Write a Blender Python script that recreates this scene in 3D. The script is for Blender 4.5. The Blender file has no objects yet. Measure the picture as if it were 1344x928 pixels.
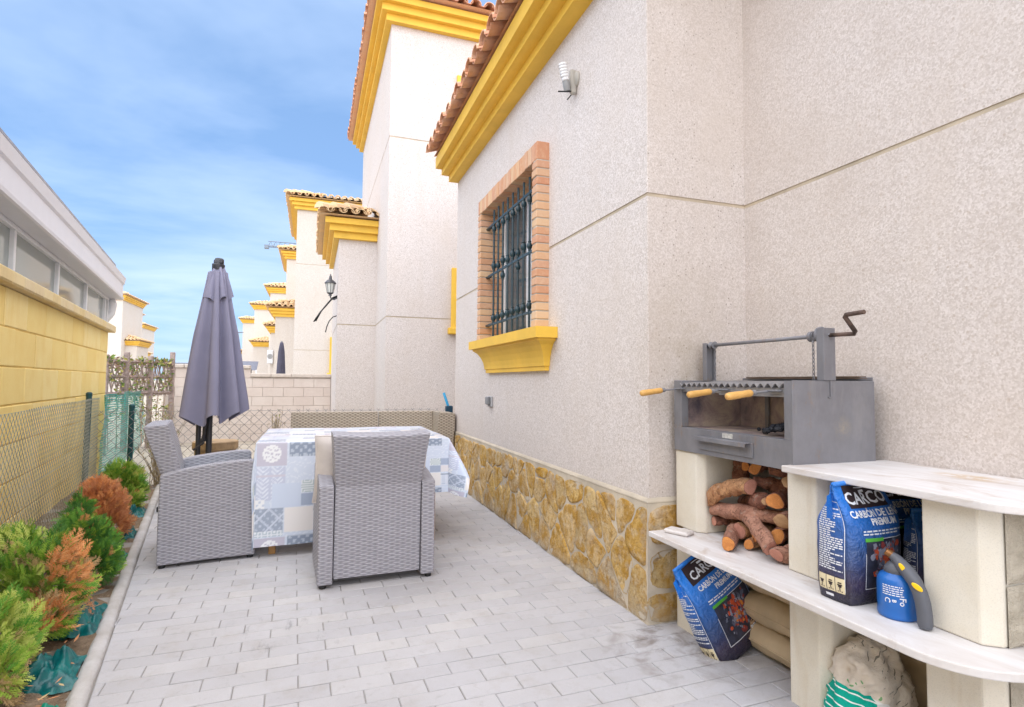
import bpy, math, random
import numpy as np
from mathutils import Vector, Matrix, noise
R = math.radians
rnd = random.Random(7)
scene = bpy.context.scene
COL = scene.collection

# ------------------------------------------------------------------ camera, sky, sun, exposure
def look(yaw, pitch, roll, loc):
    y, p, r = R(yaw), R(pitch), R(roll)
    right = Vector((math.cos(y), -math.sin(y), 0))
    f = Vector((math.sin(y)*math.cos(p), math.cos(y)*math.cos(p), math.sin(p)))
    up = right.cross(f)
    r2 = right*math.cos(r) + up*math.sin(r)
    u2 = -right*math.sin(r) + up*math.cos(r)
    m = Matrix((r2, u2, -f)).transposed().to_4x4()
    m.translation = loc
    return m
cam_d = bpy.data.cameras.new('camera')
cam = bpy.data.objects.new('camera', cam_d)
COL.objects.link(cam)
cam_d.sensor_width = 36.0
cam_d.lens = 20.0
cam_d.clip_start = 0.02
cam_d.clip_end = 2000
cam.matrix_world = look(19.3, 2.88, 0.48, Vector((0, 0, 1.2)))
scene.camera = cam

SUN_EL, SUN_AZ = 66, 186          # azimuth the light comes from, clockwise from +Y
sun_d = bpy.data.lights.new('sun', 'SUN')
sun_d.energy = 1.5
sun_d.angle = R(140)
sun_d.color = (1.0, 0.935, 0.85)
sun = bpy.data.objects.new('sun', sun_d)
COL.objects.link(sun)
sd = Vector((math.sin(R(SUN_AZ))*math.cos(R(SUN_EL)), math.cos(R(SUN_AZ))*math.cos(R(SUN_EL)), math.sin(R(SUN_EL))))
sun.rotation_euler = sd.to_track_quat('Z', 'Y').to_euler()
sun.location = sd*40

world = bpy.data.worlds.new('World')
scene.world = world
world.use_nodes = True
wt = world.node_tree
wt.nodes.clear()
def wn(t, **k):
    n = wt.nodes.new(t)
    for a, b in k.items():
        setattr(n, a, b)
    return n
w_out = wn('ShaderNodeOutputWorld')
w_bg = wn('ShaderNodeBackground')
w_bg.inputs['Strength'].default_value = 0.053
w_sky = wn('ShaderNodeTexSky', sky_type='NISHITA', sun_disc=False)
w_sky.sun_elevation = R(SUN_EL)
w_sky.sun_rotation = R(SUN_AZ)
w_sky.air_density = 1.0
w_sky.dust_density = 0.5
w_sky.ozone_density = 2.2
w_tc = wn('ShaderNodeTexCoord')
w_sep = wn('ShaderNodeSeparateXYZ')
wt.links.new(w_tc.outputs['Generated'], w_sep.inputs[0])
w_add = wn('ShaderNodeMath', operation='MAXIMUM'); w_add.inputs[1].default_value = 0.02
wt.links.new(w_sep.outputs['Z'], w_add.inputs[0])
w_add2 = wn('ShaderNodeMath', operation='ADD'); w_add2.inputs[1].default_value = 0.12
wt.links.new(w_add.outputs[0], w_add2.inputs[0])
w_dx = wn('ShaderNodeMath', operation='DIVIDE'); w_dy = wn('ShaderNodeMath', operation='DIVIDE')
wt.links.new(w_sep.outputs['X'], w_dx.inputs[0]); wt.links.new(w_add2.outputs[0], w_dx.inputs[1])
wt.links.new(w_sep.outputs['Y'], w_dy.inputs[0]); wt.links.new(w_add2.outputs[0], w_dy.inputs[1])
w_cmb = wn('ShaderNodeCombineXYZ')
wt.links.new(w_dx.outputs[0], w_cmb.inputs[0]); wt.links.new(w_dy.outputs[0], w_cmb.inputs[1])
w_map = wn('ShaderNodeMapping')
w_map.inputs['Scale'].default_value = (0.62, 1.05, 1)
w_map.inputs['Rotation'].default_value = (0, 0, R(-28))
wt.links.new(w_cmb.outputs[0], w_map.inputs[0])
w_noise = wn('ShaderNodeTexNoise')
w_noise.inputs['Scale'].default_value = 0.95
w_noise.inputs['Detail'].default_value = 6
w_noise.inputs['Roughness'].default_value = 0.55
w_noise.inputs['Distortion'].default_value = 0.35
wt.links.new(w_map.outputs[0], w_noise.inputs['Vector'])
w_ramp = wn('ShaderNodeMapRange')
w_ramp.inputs['From Min'].default_value = 0.38
w_ramp.inputs['From Max'].default_value = 0.74
w_ramp.inputs['To Min'].default_value = 0.06
w_ramp.inputs['To Max'].default_value = 0.85
wt.links.new(w_noise.outputs['Fac'], w_ramp.inputs['Value'])
w_mix = wn('ShaderNodeMix', data_type='RGBA')
w_mix.inputs['B'].default_value = (3.4, 4.2, 5.5, 1)
wt.links.new(w_ramp.outputs[0], w_mix.inputs['Factor'])
w_gam = wn('ShaderNodeGamma'); w_gam.inputs['Gamma'].default_value = 0.42
wt.links.new(w_sky.outputs[0], w_gam.inputs['Color'])
w_tint = wn('ShaderNodeMix', data_type='RGBA', blend_type='MULTIPLY'); w_tint.inputs['Factor'].default_value = 1.0
w_tint.inputs['B'].default_value = (.92, 1.38, 2.02, 1)
wt.links.new(w_gam.outputs[0], w_tint.inputs['A'])
wt.links.new(w_tint.outputs['Result'], w_mix.inputs['A'])
wt.links.new(w_mix.outputs['Result'], w_bg.inputs['Color'])
wt.links.new(w_bg.outputs[0], w_out.inputs[0])

vs = scene.view_settings
vs.view_transform = 'Standard'
vs.look = 'None'
vs.exposure = 2.26
vs.gamma = 1.0
vs.use_curve_mapping = False

# ------------------------------------------------------------------ helpers
class MB:
    """collects geometry for ONE mesh object"""
    def __init__(s):
        s.v, s.f, s.m, s.uv = [], [], [], {}
    def add(s, vs_, fs, mi=0, uvs=None):
        b = len(s.v)
        s.v += [tuple(p) for p in vs_]
        for k, f in enumerate(fs):
            if uvs is not None:
                s.uv[len(s.f)] = [uvs[i] for i in f]
            s.f.append(tuple(i+b for i in f))
            s.m.append(mi)
        return b
    def cbox(s, c, d, b=0.0, mat=None, mi=0):
        """box, centre c, full size d, chamfer b"""
        hx, hy, hz = d[0]/2, d[1]/2, d[2]/2
        T = (lambda p: (mat @ Vector(p)) + Vector(c)) if mat else (lambda p: (p[0]+c[0], p[1]+c[1], p[2]+c[2]))
        if b <= 0:
            vs_ = [(x, y, z) for x in (-hx, hx) for y in (-hy, hy) for z in (-hz, hz)]
            fs = [(0, 1, 3, 2), (4, 6, 7, 5), (0, 4, 5, 1), (2, 3, 7, 6), (0, 2, 6, 4), (1, 5, 7, 3)]
            s.add([T(p) for p in vs_], fs, mi)
            return
        b = min(b, hx*.9, hy*.9, hz*.9)
        vs_, ix = [], {}
        for sx in (-1, 1):
            for sy in (-1, 1):
                for sz in (-1, 1):
                    for a in range(3):
                        p = [sx*hx, sy*hy, sz*hz]
                        for q, h in enumerate((hx, hy, hz)):
                            if q != a:
                                p[q] = (sx, sy, sz)[q]*(h-b)
                        ix[(sx, sy, sz, a)] = len(vs_)
                        vs_.append(p)
        fs = []
        for a in range(3):
            o = [q for q in range(3) if q != a]
            for sg in (-1, 1):
                q4 = []
                for u, w in ((-1, -1), (1, -1), (1, 1), (-1, 1)):
                    k = [0, 0, 0]; k[a] = sg; k[o[0]] = u; k[o[1]] = w
                    q4.append(ix[(*k, a)])
                if (sg > 0) == (a == 1):
                    q4.reverse()
                fs.append(tuple(q4))
        for a in range(3):      # edges along a
            o = [q for q in range(3) if q != a]
            for u in (-1, 1):
                for w in (-1, 1):
                    k0 = [0, 0, 0]; k1 = [0, 0, 0]
                    k0[a], k1[a] = -1, 1
                    for k in (k0, k1):
                        k[o[0]] = u; k[o[1]] = w
                    q4 = [ix[(*k0, o[0])], ix[(*k1, o[0])], ix[(*k1, o[1])], ix[(*k0, o[1])]]
                    if (u*w > 0) == (a != 1):
                        q4.reverse()
                    fs.append(tuple(q4))
        for sx in (-1, 1):
            for sy in (-1, 1):
                for sz in (-1, 1):
                    t = [ix[(sx, sy, sz, a)] for a in range(3)]
                    if sx*sy*sz < 0:
                        t.reverse()
                    fs.append(tuple(t))
        s.add([T(p) for p in vs_], fs, mi)
    def bx(s, x0, x1, y0, y1, z0, z1, b=0.0, mi=0):
        s.cbox(((x0+x1)/2, (y0+y1)/2, (z0+z1)/2), (x1-x0, y1-y0, z1-z0), b, None, mi)
    def tube(s, pts, r, n=8, mi=0, cap=True, mi_cap=None):
        pts = [Vector(p) for p in pts]
        rs = r if hasattr(r, '__len__') else [r]*len(pts)
        up = None
        rings = []
        for i, p in enumerate(pts):
            a = pts[max(i-1, 0)]; c = pts[min(i+1, len(pts)-1)]
            t = (c-a)
            t = t.normalized() if t.length > 1e-9 else Vector((0, 0, 1))
            if up is None:
                up = Vector((0, 0, 1)) if abs(t.z) < .9 else Vector((1, 0, 0))
            x = t.cross(up)
            if x.length < 1e-6:
                x = t.cross(Vector((0, 1, 0)))
            x.normalize(); y = x.cross(t).normalized(); up = y
            rings.append([p + (x*math.cos(2*math.pi*k/n) + y*math.sin(2*math.pi*k/n))*rs[i] for k in range(n)])
        vs_ = [q for g in rings for q in g]
        fs = []
        for i in range(len(pts)-1):
            for k in range(n):
                a, b_ = i*n+k, i*n+(k+1) % n
                fs.append((a, b_, b_+n, a+n))
        s.add(vs_, fs, mi)
        if cap:
            mc = mi if mi_cap is None else mi_cap
            b0 = len(s.v)-len(vs_)
            s.f.append(tuple(b0+k for k in range(n-1, -1, -1))); s.m.append(mc)
            b1 = len(s.v)-n
            s.f.append(tuple(b1+k for k in range(n))); s.m.append(mc)
    def lathe(s, prof, c=(0, 0, 0), n=24, mi=0, mat=None):
        """prof: list of (r, z), about a vertical axis through c"""
        vs_ = []
        for r, z in prof:
            for k in range(n):
                p = Vector((r*math.cos(2*math.pi*k/n), r*math.sin(2*math.pi*k/n), z))
                if mat:
                    p = mat @ p
                vs_.append((p[0]+c[0], p[1]+c[1], p[2]+c[2]))
        fs = []
        for i in range(len(prof)-1):
            for k in range(n):
                a, b_ = i*n+k, i*n+(k+1) % n
                fs.append((a, b_, b_+n, a+n))
        s.add(vs_, fs, mi)
    def prism(s, poly, fn, t0, t1, mi=0):
        """2-D polygon extruded from t0 to t1; fn(u, v, t) gives the point"""
        n = len(poly)
        vs_ = [fn(u, v, t0) for u, v in poly] + [fn(u, v, t1) for u, v in poly]
        fs = [tuple(range(n-1, -1, -1)), tuple(range(n, 2*n))]
        fs += [(i, (i+1) % n, n+(i+1) % n, n+i) for i in range(n)]
        s.add(vs_, fs, mi)
    def sweep(s, path, prof, mi=0, caps=False, skip=None, mif=None):
        """profile (offset to the left of travel, z) along a 2-D path with mitred corners"""
        n = len(path)
        rows = []
        for i in range(n):
            p = Vector(path[i])
            d0 = (p-Vector(path[i-1])).normalized() if i else None
            d1 = (Vector(path[i+1])-p).normalized() if i < n-1 else None
            d0 = d0 or d1; d1 = d1 or d0
            n0 = Vector((-d0.y, d0.x)); n1 = Vector((-d1.y, d1.x))
            m = (n0+n1)
            m = m/max(m.dot(n0), 1e-6)
            rows.append([(p.x+m.x*d, p.y+m.y*d, z) for d, z in prof])
        k = len(prof)
        vs_ = [q for g in rows for q in g]
        fs = []
        for i in range(n-1):
            for j in range(k-1):
                q = (i*k+j, i*k+j+1, (i+1)*k+j+1, (i+1)*k+j)
                if skip:
                    c = [sum(vs_[a][t] for a in q)/4 for t in range(3)]
                    if skip(*c):
                        continue
                fs.append(q)
        if caps:
            fs.append(tuple(range(k-1, -1, -1)))
            fs.append(tuple((n-1)*k+j for j in range(k)))
        b0 = len(s.f)
        s.add(vs_, fs, mi)
        if mif:
            for k_ in range(b0, len(s.f)):
                s.m[k_] = mif(sum(s.v[a][2] for a in s.f[k_])/len(s.f[k_]))
    def xform(s, M):
        s.v = [tuple(M @ Vector(p)) for p in s.v]
    def build(s, name, mat, parent=None, smooth=False, local=False, boxuv=False, angle=None):
        me = bpy.data.meshes.new(name)
        v = s.v
        if parent is not None and not local:
            o = wloc(parent)
            v = [(p[0]-o.x, p[1]-o.y, p[2]-o.z) for p in v]
        me.from_pydata(v, [], s.f)
        mats = mat if isinstance(mat, (list, tuple)) else [mat]
        for m in mats:
            me.materials.append(m)
        if len(mats) > 1:
            me.polygons.foreach_set('material_index', s.m)
        if s.uv:
            ul = me.uv_layers.new(name='UVMap')
            for pi, uvs in s.uv.items():
                for li, uv in zip(me.polygons[pi].loop_indices, uvs):
                    ul.data[li].uv = uv
        elif boxuv:
            ul = me.uv_layers.new(name='UVMap')
            for p in me.polygons:
                nx, ny, nz = (abs(c) for c in p.normal)
                for li in p.loop_indices:
                    c = me.vertices[me.loops[li].vertex_index].co
                    if nz > nx and nz > ny:
                        ul.data[li].uv = (c.x, c.y)
                    elif nx > ny:
                        ul.data[li].uv = (c.y, c.z)
                    else:
                        ul.data[li].uv = (c.x, c.z)
        if smooth:
            me.polygons.foreach_set('use_smooth', [True]*len(me.polygons))
        me.update()
        ob = bpy.data.objects.new(name, me)
        COL.objects.link(ob)
        if parent is not None:
            ob.parent = parent
        if angle is not None:
            md = ob.modifiers.new('edges', 'EDGE_SPLIT'); md.split_angle = R(angle)
        return ob
def wloc(o):
    v = Vector((0, 0, 0))
    while o is not None:
        v += o.location
        o = o.parent
    return v
def tag(o, label=None, cat=None, group=None, kind=None):
    if label: o['label'] = label
    if cat: o['category'] = cat
    if group: o['group'] = group
    if kind: o['kind'] = kind
    return o
def thing(name, label, cat, loc=(0, 0, 0), rz=0, group=None):
    o = bpy.data.objects.new(name, None)
    o.empty_display_size = 0.2
    COL.objects.link(o)
    o.location = loc
    o.rotation_euler = (0, 0, rz)
    return tag(o, label, cat, group)
def copy_tree(o, parent=None):
    c = o.copy(); COL.objects.link(c)
    c.parent = parent
    for ch in [x for x in COL.objects if x.parent == o]:
        copy_tree(ch, c)
    return c
def subsurf(o, n=1):
    m = o.modifiers.new('smooth', 'SUBSURF'); m.levels = n; m.render_levels = n
    return o

# ------------------------------------------------------------------ materials
class NT:
    def __init__(s, name, rough=0.7, color=(.5, .5, .5), spec=0.3, metal=0.0):
        s.mat = bpy.data.materials.new(name)
        s.mat.use_nodes = True
        s.t = s.mat.node_tree
        s.b = s.t.nodes['Principled BSDF']
        s.b.inputs['Base Color'].default_value = (*color, 1)
        s.b.inputs['Roughness'].default_value = rough
        s.b.inputs['Specular IOR Level'].default_value = spec
        s.b.inputs['Metallic'].default_value = metal
        s._co = None
    def n(s, typ, ins=None, **k):
        nd = s.t.nodes.new(typ)
        for a, b in k.items():
            setattr(nd, a, b)
        for a, b in (ins or {}).items():
            if hasattr(b, 'bl_idname') or isinstance(b, bpy.types.NodeSocket):
                s.t.links.new(b, nd.inputs[a])
            else:
                nd.inputs[a].default_value = b
        return nd
    def co(s):
        if s._co is None:
            s._co = s.n('ShaderNodeTexCoord')
        return s._co.outputs['Object']
    def uv(s):
        if s._co is None:
            s._co = s.n('ShaderNodeTexCoord')
        return s._co.outputs['UV']
    def pos(s):
        return s.n('ShaderNodeNewGeometry').outputs['Position']
    def math(s, op, a, b=None, c=None):
        nd = s.t.nodes.new('ShaderNodeMath'); nd.operation = op
        for i, x in enumerate((a, b, c)):
            if x is None: continue
            if isinstance(x, bpy.types.NodeSocket): s.t.links.new(x, nd.inputs[i])
            else: nd.inputs[i].default_value = x
        return nd.outputs[0]
    def noise(s, scale, detail=4, rough=.55, vec=None, dist=0.0, stretch=None):
        v = vec if vec is not None else s.co()
        if stretch:
            v = s.n('ShaderNodeMapping', {'Vector': v, 'Scale': stretch}).outputs[0]
        return s.n('ShaderNodeTexNoise', {'Vector': v, 'Scale': scale, 'Detail': detail, 'Roughness': rough, 'Distortion': dist}).outputs['Fac']
    def vor(s, scale, vec=None, feature='F1', rand=1.0):
        return s.n('ShaderNodeTexVoronoi', {'Vector': vec if vec is not None else s.co(), 'Scale': scale, 'Randomness': rand}, feature=feature)
    def ramp(s, fac, stops, interp='LINEAR'):
        nd = s.n('ShaderNodeValToRGB', {'Fac': fac})
        e = nd.color_ramp.elements
        nd.color_ramp.interpolation = interp
        while len(e) < len(stops): e.new(0.5)
        for el, (p, c) in zip(e, stops):
            el.position = p
            el.color = (*c, 1) if hasattr(c, '__len__') else (c, c, c, 1)
        return nd.outputs['Color']
    def rng(s, v, a, b, c, d):
        return s.n('ShaderNodeMapRange', {'Value': v, 'From Min': a, 'From Max': b, 'To Min': c, 'To Max': d}).outputs[0]
    def mix(s, fac, a, b, blend='MIX'):
        nd = s.t.nodes.new('ShaderNodeMix'); nd.data_type = 'RGBA'; nd.blend_type = blend
        for k, x in (('Factor', fac), ('A', a), ('B', b)):
            if isinstance(x, bpy.types.NodeSocket): s.t.links.new(x, nd.inputs[k])
            elif k == 'Factor': nd.inputs[k].default_value = x
            else: nd.inputs[k].default_value = (*x, 1) if hasattr(x, '__len__') else (x, x, x, 1)
        return nd.outputs['Result']
    def island(s):
        return s.n('ShaderNodeNewGeometry').outputs['Random Per Island']
    def base(s, c):
        s.t.links.new(c, s.b.inputs['Base Color']); return s
    def rough(s, c):
        s.t.links.new(c, s.b.inputs['Roughness']); return s
    def bump(s, h, strength=.3, dist=.01):
        bn = s.n('ShaderNodeBump', {'Height': h, 'Strength': strength, 'Distance': dist})
        s.t.links.new(bn.outputs[0], s.b.inputs['Normal']); return s

def m_stucco(name, col, stain=True):
    t = NT(name, .9, col, .15)
    p = t.pos()
    v = t.vor(150, p); v2 = t.vor(66, p)
    c = t.mix(t.rng(t.n('ShaderNodeSeparateColor', {'Color': v.outputs['Color']}).outputs[2], 0, 1, 0, 1), tuple(a*b for a, b in zip(col, (.75, .72, .69))), tuple(min(1, x*1.12) for x in col))
    fg = t.noise(230, 3, .8, p)
    c = t.mix(t.rng(fg, .53, .64, 0, .44), c, tuple(a*b for a, b in zip(col, (.52, .46, .40))))
    c = t.mix(t.rng(fg, .46, .36, 0, .35), c, tuple(min(1, x*1.18) for x in col))
    chip = t.math('MULTIPLY', t.math('LESS_THAN', v2.outputs['Distance'], .30), t.math('LESS_THAN', t.n('ShaderNodeSeparateColor', {'Color': v2.outputs['Color']}).outputs[0], .075))
    c = t.mix(t.math('MULTIPLY', chip, .75), c, (.16, .13, .11))
    chip2 = t.math('MULTIPLY', t.math('LESS_THAN', v2.outputs['Distance'], .34), t.math('GREATER_THAN', t.n('ShaderNodeSeparateColor', {'Color': v2.outputs['Color']}).outputs[1], .86))
    c = t.mix(t.math('MULTIPLY', chip2, .42), c, (.40, .31, .23))
    lo = t.noise(1.1, 5, .6, p)
    c = t.mix(t.rng(lo, .35, .7, 0, .30), c, tuple(a*b for a, b in zip(col, (.88, .80, .70))))
    gz = t.n('ShaderNodeSeparateXYZ', {0: p}).outputs[2]
    c = t.mix(t.math('MULTIPLY', t.rng(t.math('ADD', gz, t.math('MULTIPLY', lo, .5)), .75, 1.15, 1, 0), .22), c, (.52, .45, .38))
    # plaster of the recess behind the barbecue is toned darker and browner
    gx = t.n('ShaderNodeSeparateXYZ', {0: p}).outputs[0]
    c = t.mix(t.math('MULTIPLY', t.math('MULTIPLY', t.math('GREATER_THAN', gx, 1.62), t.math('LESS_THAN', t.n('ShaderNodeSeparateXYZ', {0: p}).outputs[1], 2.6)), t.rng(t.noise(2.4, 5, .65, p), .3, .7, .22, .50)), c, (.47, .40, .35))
    # smoke stain left of the grill and damp marks in the recess
    sm = t.n('ShaderNodeVectorMath', {0: t.n('ShaderNodeMapping', {'Vector': p, 'Scale': (1, 1, .55)}).outputs[0], 1: (1.84, 2.5, .715)}, operation='DISTANCE').outputs['Value']
    c = t.mix(t.math('MULTIPLY', t.rng(sm, .03, .34, 1, 0), t.rng(t.noise(7, 6, .7, p), .34, .62, .04, .46)), c, (.36, .29, .20))
    st = t.noise(1.0, 4, .6, p, stretch=(5, 5, .7))
    c = t.mix(t.rng(st, .54, .72, 0, .34), c, tuple(a*b for a, b in zip(col, (.84, .79, .72))))
    t.base(c)
    h = t.math('ADD', t.math('MULTIPLY', v.outputs['Distance'], .5), t.math('MULTIPLY', fg, 1.2))
    return t.bump(h, .30, .004).mat
def m_paint(name, col, rough=.6, var=.1, bumpy=.1):
    t = NT(name, rough, col, .3)
    n = t.noise(3.0, 6, .65)
    t.base(t.mix(t.rng(n, .35, .75, 0, 1), col, tuple(x*(1-var*1.6) for x in col)))
    return t.bump(t.noise(60, 4, .6), bumpy, .004).mat
def m_tile(name, stops, lichen=(.5, .42, .30), amt=.5):
    t = NT(name, .85, spec=.2)
    i = t.island()
    c = t.ramp(i, stops)
    n = t.noise(7, 6, .7)
    c = t.mix(t.rng(n, .42, .72, 0, amt), c, lichen)
    n2 = t.noise(40, 4, .7)
    c = t.mix(t.rng(n2, .55, .8, 0, .5), c, (.14, .09, .07))
    t.base(c)
    return t.bump(n2, .25, .005).mat
def m_paver():
    t = NT('grey_paver', .85, spec=.25)
    i = t.island(); p = t.pos()
    c = t.ramp(i, [(0, (.46, .448, .468)), (.35, (.485, .473, .492)), (.7, (.503, .49, .507)), (1, (.53, .512, .515))])
    c = t.mix(t.rng(t.noise(1.3, 6, .65, p), .42, .72, 0, .45), c, (.37, .35, .345))
    c = t.mix(t.rng(t.noise(6.5, 5, .7, p), .52, .72, 0, .34), c, (.36, .315, .275))
    c = t.mix(t.rng(t.noise(18, 5, .7, p, .4), .57, .70, 0, .30), c, (.30, .28, .27))
    d = t.noise(420, 2, .7, p)
    c = t.mix(t.rng(d, .5, .72, 0, .35), c, (.30, .29, .28))
    # dark drips by the barbecue
    bl = t.n('ShaderNodeVectorMath', {0: p, 1: (1.60, 2.28, 0)}, operation='DISTANCE').outputs['Value']
    m = t.math('MULTIPLY', t.rng(bl, .12, .5, 1, 0), t.rng(t.noise(7, 4, .6, p, dist=.5), .50, .66, 0, .8))
    c = t.mix(m, c, (.20, .165, .145))
    # dark rubber scuffs in the foreground
    sf = t.n('ShaderNodeVectorMath', {0: t.n('ShaderNodeMapping', {'Vector': p, 'Scale': (1, 1.6, 1)}).outputs[0], 1: (-.08, 4.75, 0)}, operation='DISTANCE').outputs['Value']
    c = t.mix(t.math('MULTIPLY', t.rng(sf, .1, .5, 1, 0), t.rng(t.noise(1, 4, .7, p, stretch=(16, 4, 1)), .58, .66, 0, .5)), c, (.16, .155, .16))
    t.base(c)
    return t.bump(t.math('ADD', d, t.noise(60, 3, .6, p)), .22, .003).mat
def m_stone():
    t = NT('ochre_stone', .85, spec=.25)
    i = t.island(); p = t.pos()
    c = t.ramp(i, [(0, (.58, .34, .07)), (.2, (.70, .50, .22)), (.4, (.50, .36, .18)), (.6, (.74, .52, .25)), (.8, (.46, .37, .26)), (1, (.64, .40, .12))])
    n = t.noise(9, 6, .7, p, .6)
    c = t.mix(t.rng(n, .42, .58, 0, .85), c, (.45, .235, .025))
    n2 = t.noise(16, 5, .7, p, .3)
    c = t.mix(t.rng(n2, .50, .68, 0, .65), c, (.70, .59, .42))
    n3 = t.noise(38, 5, .75, p)
    c = t.mix(t.rng(n3, .53, .64, 0, .6), c, (.26, .15, .05))
    c = t.mix(t.rng(t.noise(5, 4, .7, p), .54, .68, 0, .55), c, (.46, .39, .33))
    gz = t.n('ShaderNodeSeparateXYZ', {0: p}).outputs[2]
    c = t.mix(t.math('MULTIPLY', t.rng(t.math('ADD', gz, t.math('MULTIPLY', n, .12)), .05, .16, 1, 0), .55), c, (.40, .36, .31))
    t.base(c)
    return t.bump(t.math('ADD', n, t.math('MULTIPLY', t.noise(45, 5, .7, p), .6)), 1.0, .022).mat
def m_mortar(name, col, sc=30):
    t = NT(name, .95, spec=.1); p = t.pos()
    n = t.noise(sc, 5, .7, p); n2 = t.noise(4, 4, .6, p)
    c = t.mix(t.rng(n2, .35, .7, 0, 1), col, tuple(x*.72 for x in col))
    c = t.mix(t.rng(n, .5, .8, 0, .4), c, tuple(x*.6 for x in col))
    t.base(c)
    return t.bump(n, .5, .01).mat
def m_weave(name, c_hi, c_lo, row=.0125, ln=.036):
    t = NT(name, .55, c_hi, .35)
    s = t.n('ShaderNodeSeparateXYZ', {0: t.uv()})
    u, v = s.outputs[0], s.outputs[1]
    wob = t.math('MULTIPLY', t.math('SUBTRACT', t.noise(14, 3, .6), .5), .006)
    vr = t.math('DIVIDE', t.math('ADD', v, wob), row)
    k = t.math('FLOOR', vr)
    fv = t.math('FRACT', vr)
    uo = t.math('ADD', t.math('DIVIDE', u, ln), t.math('MULTIPLY', t.math('MODULO', k, 2), .5))
    a = t.math('ADD', .5, t.math('MULTIPLY', t.math('SINE', t.math('MULTIPLY', uo, 2*math.pi)), .5))
    b = t.math('SUBTRACT', 1.0, t.math('POWER', t.math('ABSOLUTE', t.math('SUBTRACT', t.math('MULTIPLY', fv, 2), 1)), 2.5))
    h = t.math('MULTIPLY', t.math('ADD', .35, t.math('MULTIPLY', b, .65)), t.math('ADD', .15, t.math('MULTIPLY', a, .85)))
    rs = t.n('ShaderNodeTexWhiteNoise', {'W': t.math('ADD', k, t.math('MULTIPLY', t.math('FLOOR', uo), 37.3))}, noise_dimensions='1D').outputs[0]
    c = t.mix(rs, c_hi, tuple(x*.86 for x in c_hi))
    c = t.mix(t.rng(h, .08, .62, 1, 0), c, c_lo)  # shade of under-passing strands and row gaps is mixed into the colour
    t.base(c)
    return t.bump(h, .6, .006).mat
def m_leaf(name, a, b, tr=.25):
    t = NT(name, .6, a, .3)
    t.base(t.mix(t.island(), a, b))
    t.b.inputs['Subsurface Weight'].default_value = 0
    t.b.inputs['Transmission Weight'].default_value = 0
    return t.mat
def m_solid(name, col, rough=.5, spec=.4, metal=0, var=.12, nsc=8, bump=.0, bsc=80):
    t = NT(name, rough, col, spec, metal)
    if var:
        t.base(t.mix(t.rng(t.noise(nsc, 5, .6), .35, .7, 0, 1), col, tuple(x*(1-var*2) for x in col)))
    if bump:
        t.bump(t.noise(bsc, 4, .6), bump, .004)
    return t.mat

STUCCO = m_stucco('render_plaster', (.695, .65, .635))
YEL = m_paint('yellow_paint', (.84, .52, .07), .55, .11, .25)
YEL_WALL = None
TILE = m_tile('terracotta_tile', [(0, (.56, .25, .14)), (.3, (.66, .34, .20)), (.6, (.72, .42, .28)), (1, (.60, .30, .19))], (.70, .55, .44), .4)
TILE_OLD = m_tile('weathered_tile', [(0, (.70, .46, .24)), (.4, (.80, .58, .33)), (.7, (.72, .48, .28)), (1, (.82, .64, .40))], (.50, .41, .34), .5)
BRICK = None
def _brick():
    t = NT('salmon_brick', .85, spec=.2); p = t.pos()
    c = t.ramp(t.island(), [(0, (.56, .27, .16)), (.3, (.62, .36, .21)), (.55, (.66, .45, .28)), (.8, (.58, .31, .20)), (1, (.68, .50, .33))])
    c = t.mix(t.rng(t.noise(26, 5, .7, p), .5, .75, 0, .5), c, (.70, .52, .36))
    t.base(c)
    return t.bump(t.noise(120, 4, .65, p), .35, .004).mat
BRICK = _brick()
JOINT = m_mortar('joint_filler', (.56, .47, .36), 40)
MORTAR = m_mortar('pale_mortar', (.58, .53, .45), 60)
MORTAR_STONE = m_mortar('stone_mortar', (.63, .55, .44), 9)
def m_glass(name, tint=(.85, .92, .88), alpha=.55, gl=.35):
    m = bpy.data.materials.new(name); m.use_nodes = True
    t = m.node_tree; t.nodes.clear()
    o = t.nodes.new('ShaderNodeOutputMaterial')
    tr = t.nodes.new('ShaderNodeBsdfTransparent'); tr.inputs[0].default_value = (*tint, 1)
    g = t.nodes.new('ShaderNodeBsdfGlossy'); g.inputs['Roughness'].default_value = .04
    df = t.nodes.new('ShaderNodeBsdfDiffuse'); df.inputs[0].default_value = (.50, .55, .53, 1)
    m1 = t.nodes.new('ShaderNodeMixShader'); m1.inputs[0].default_value = alpha
    t.links.new(tr.outputs[0], m1.inputs[1]); t.links.new(df.outputs[0], m1.inputs[2])
    f = t.nodes.new('ShaderNodeFresnel'); f.inputs[0].default_value = 1.5
    m2 = t.nodes.new('ShaderNodeMixShader')
    t.links.new(f.outputs[0], m2.inputs[0]); t.links.new(m1.outputs[0], m2.inputs[1]); t.links.new(g.outputs[0], m2.inputs[2])
    t.links.new(m2.outputs[0], o.inputs[0])
    return m

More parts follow.
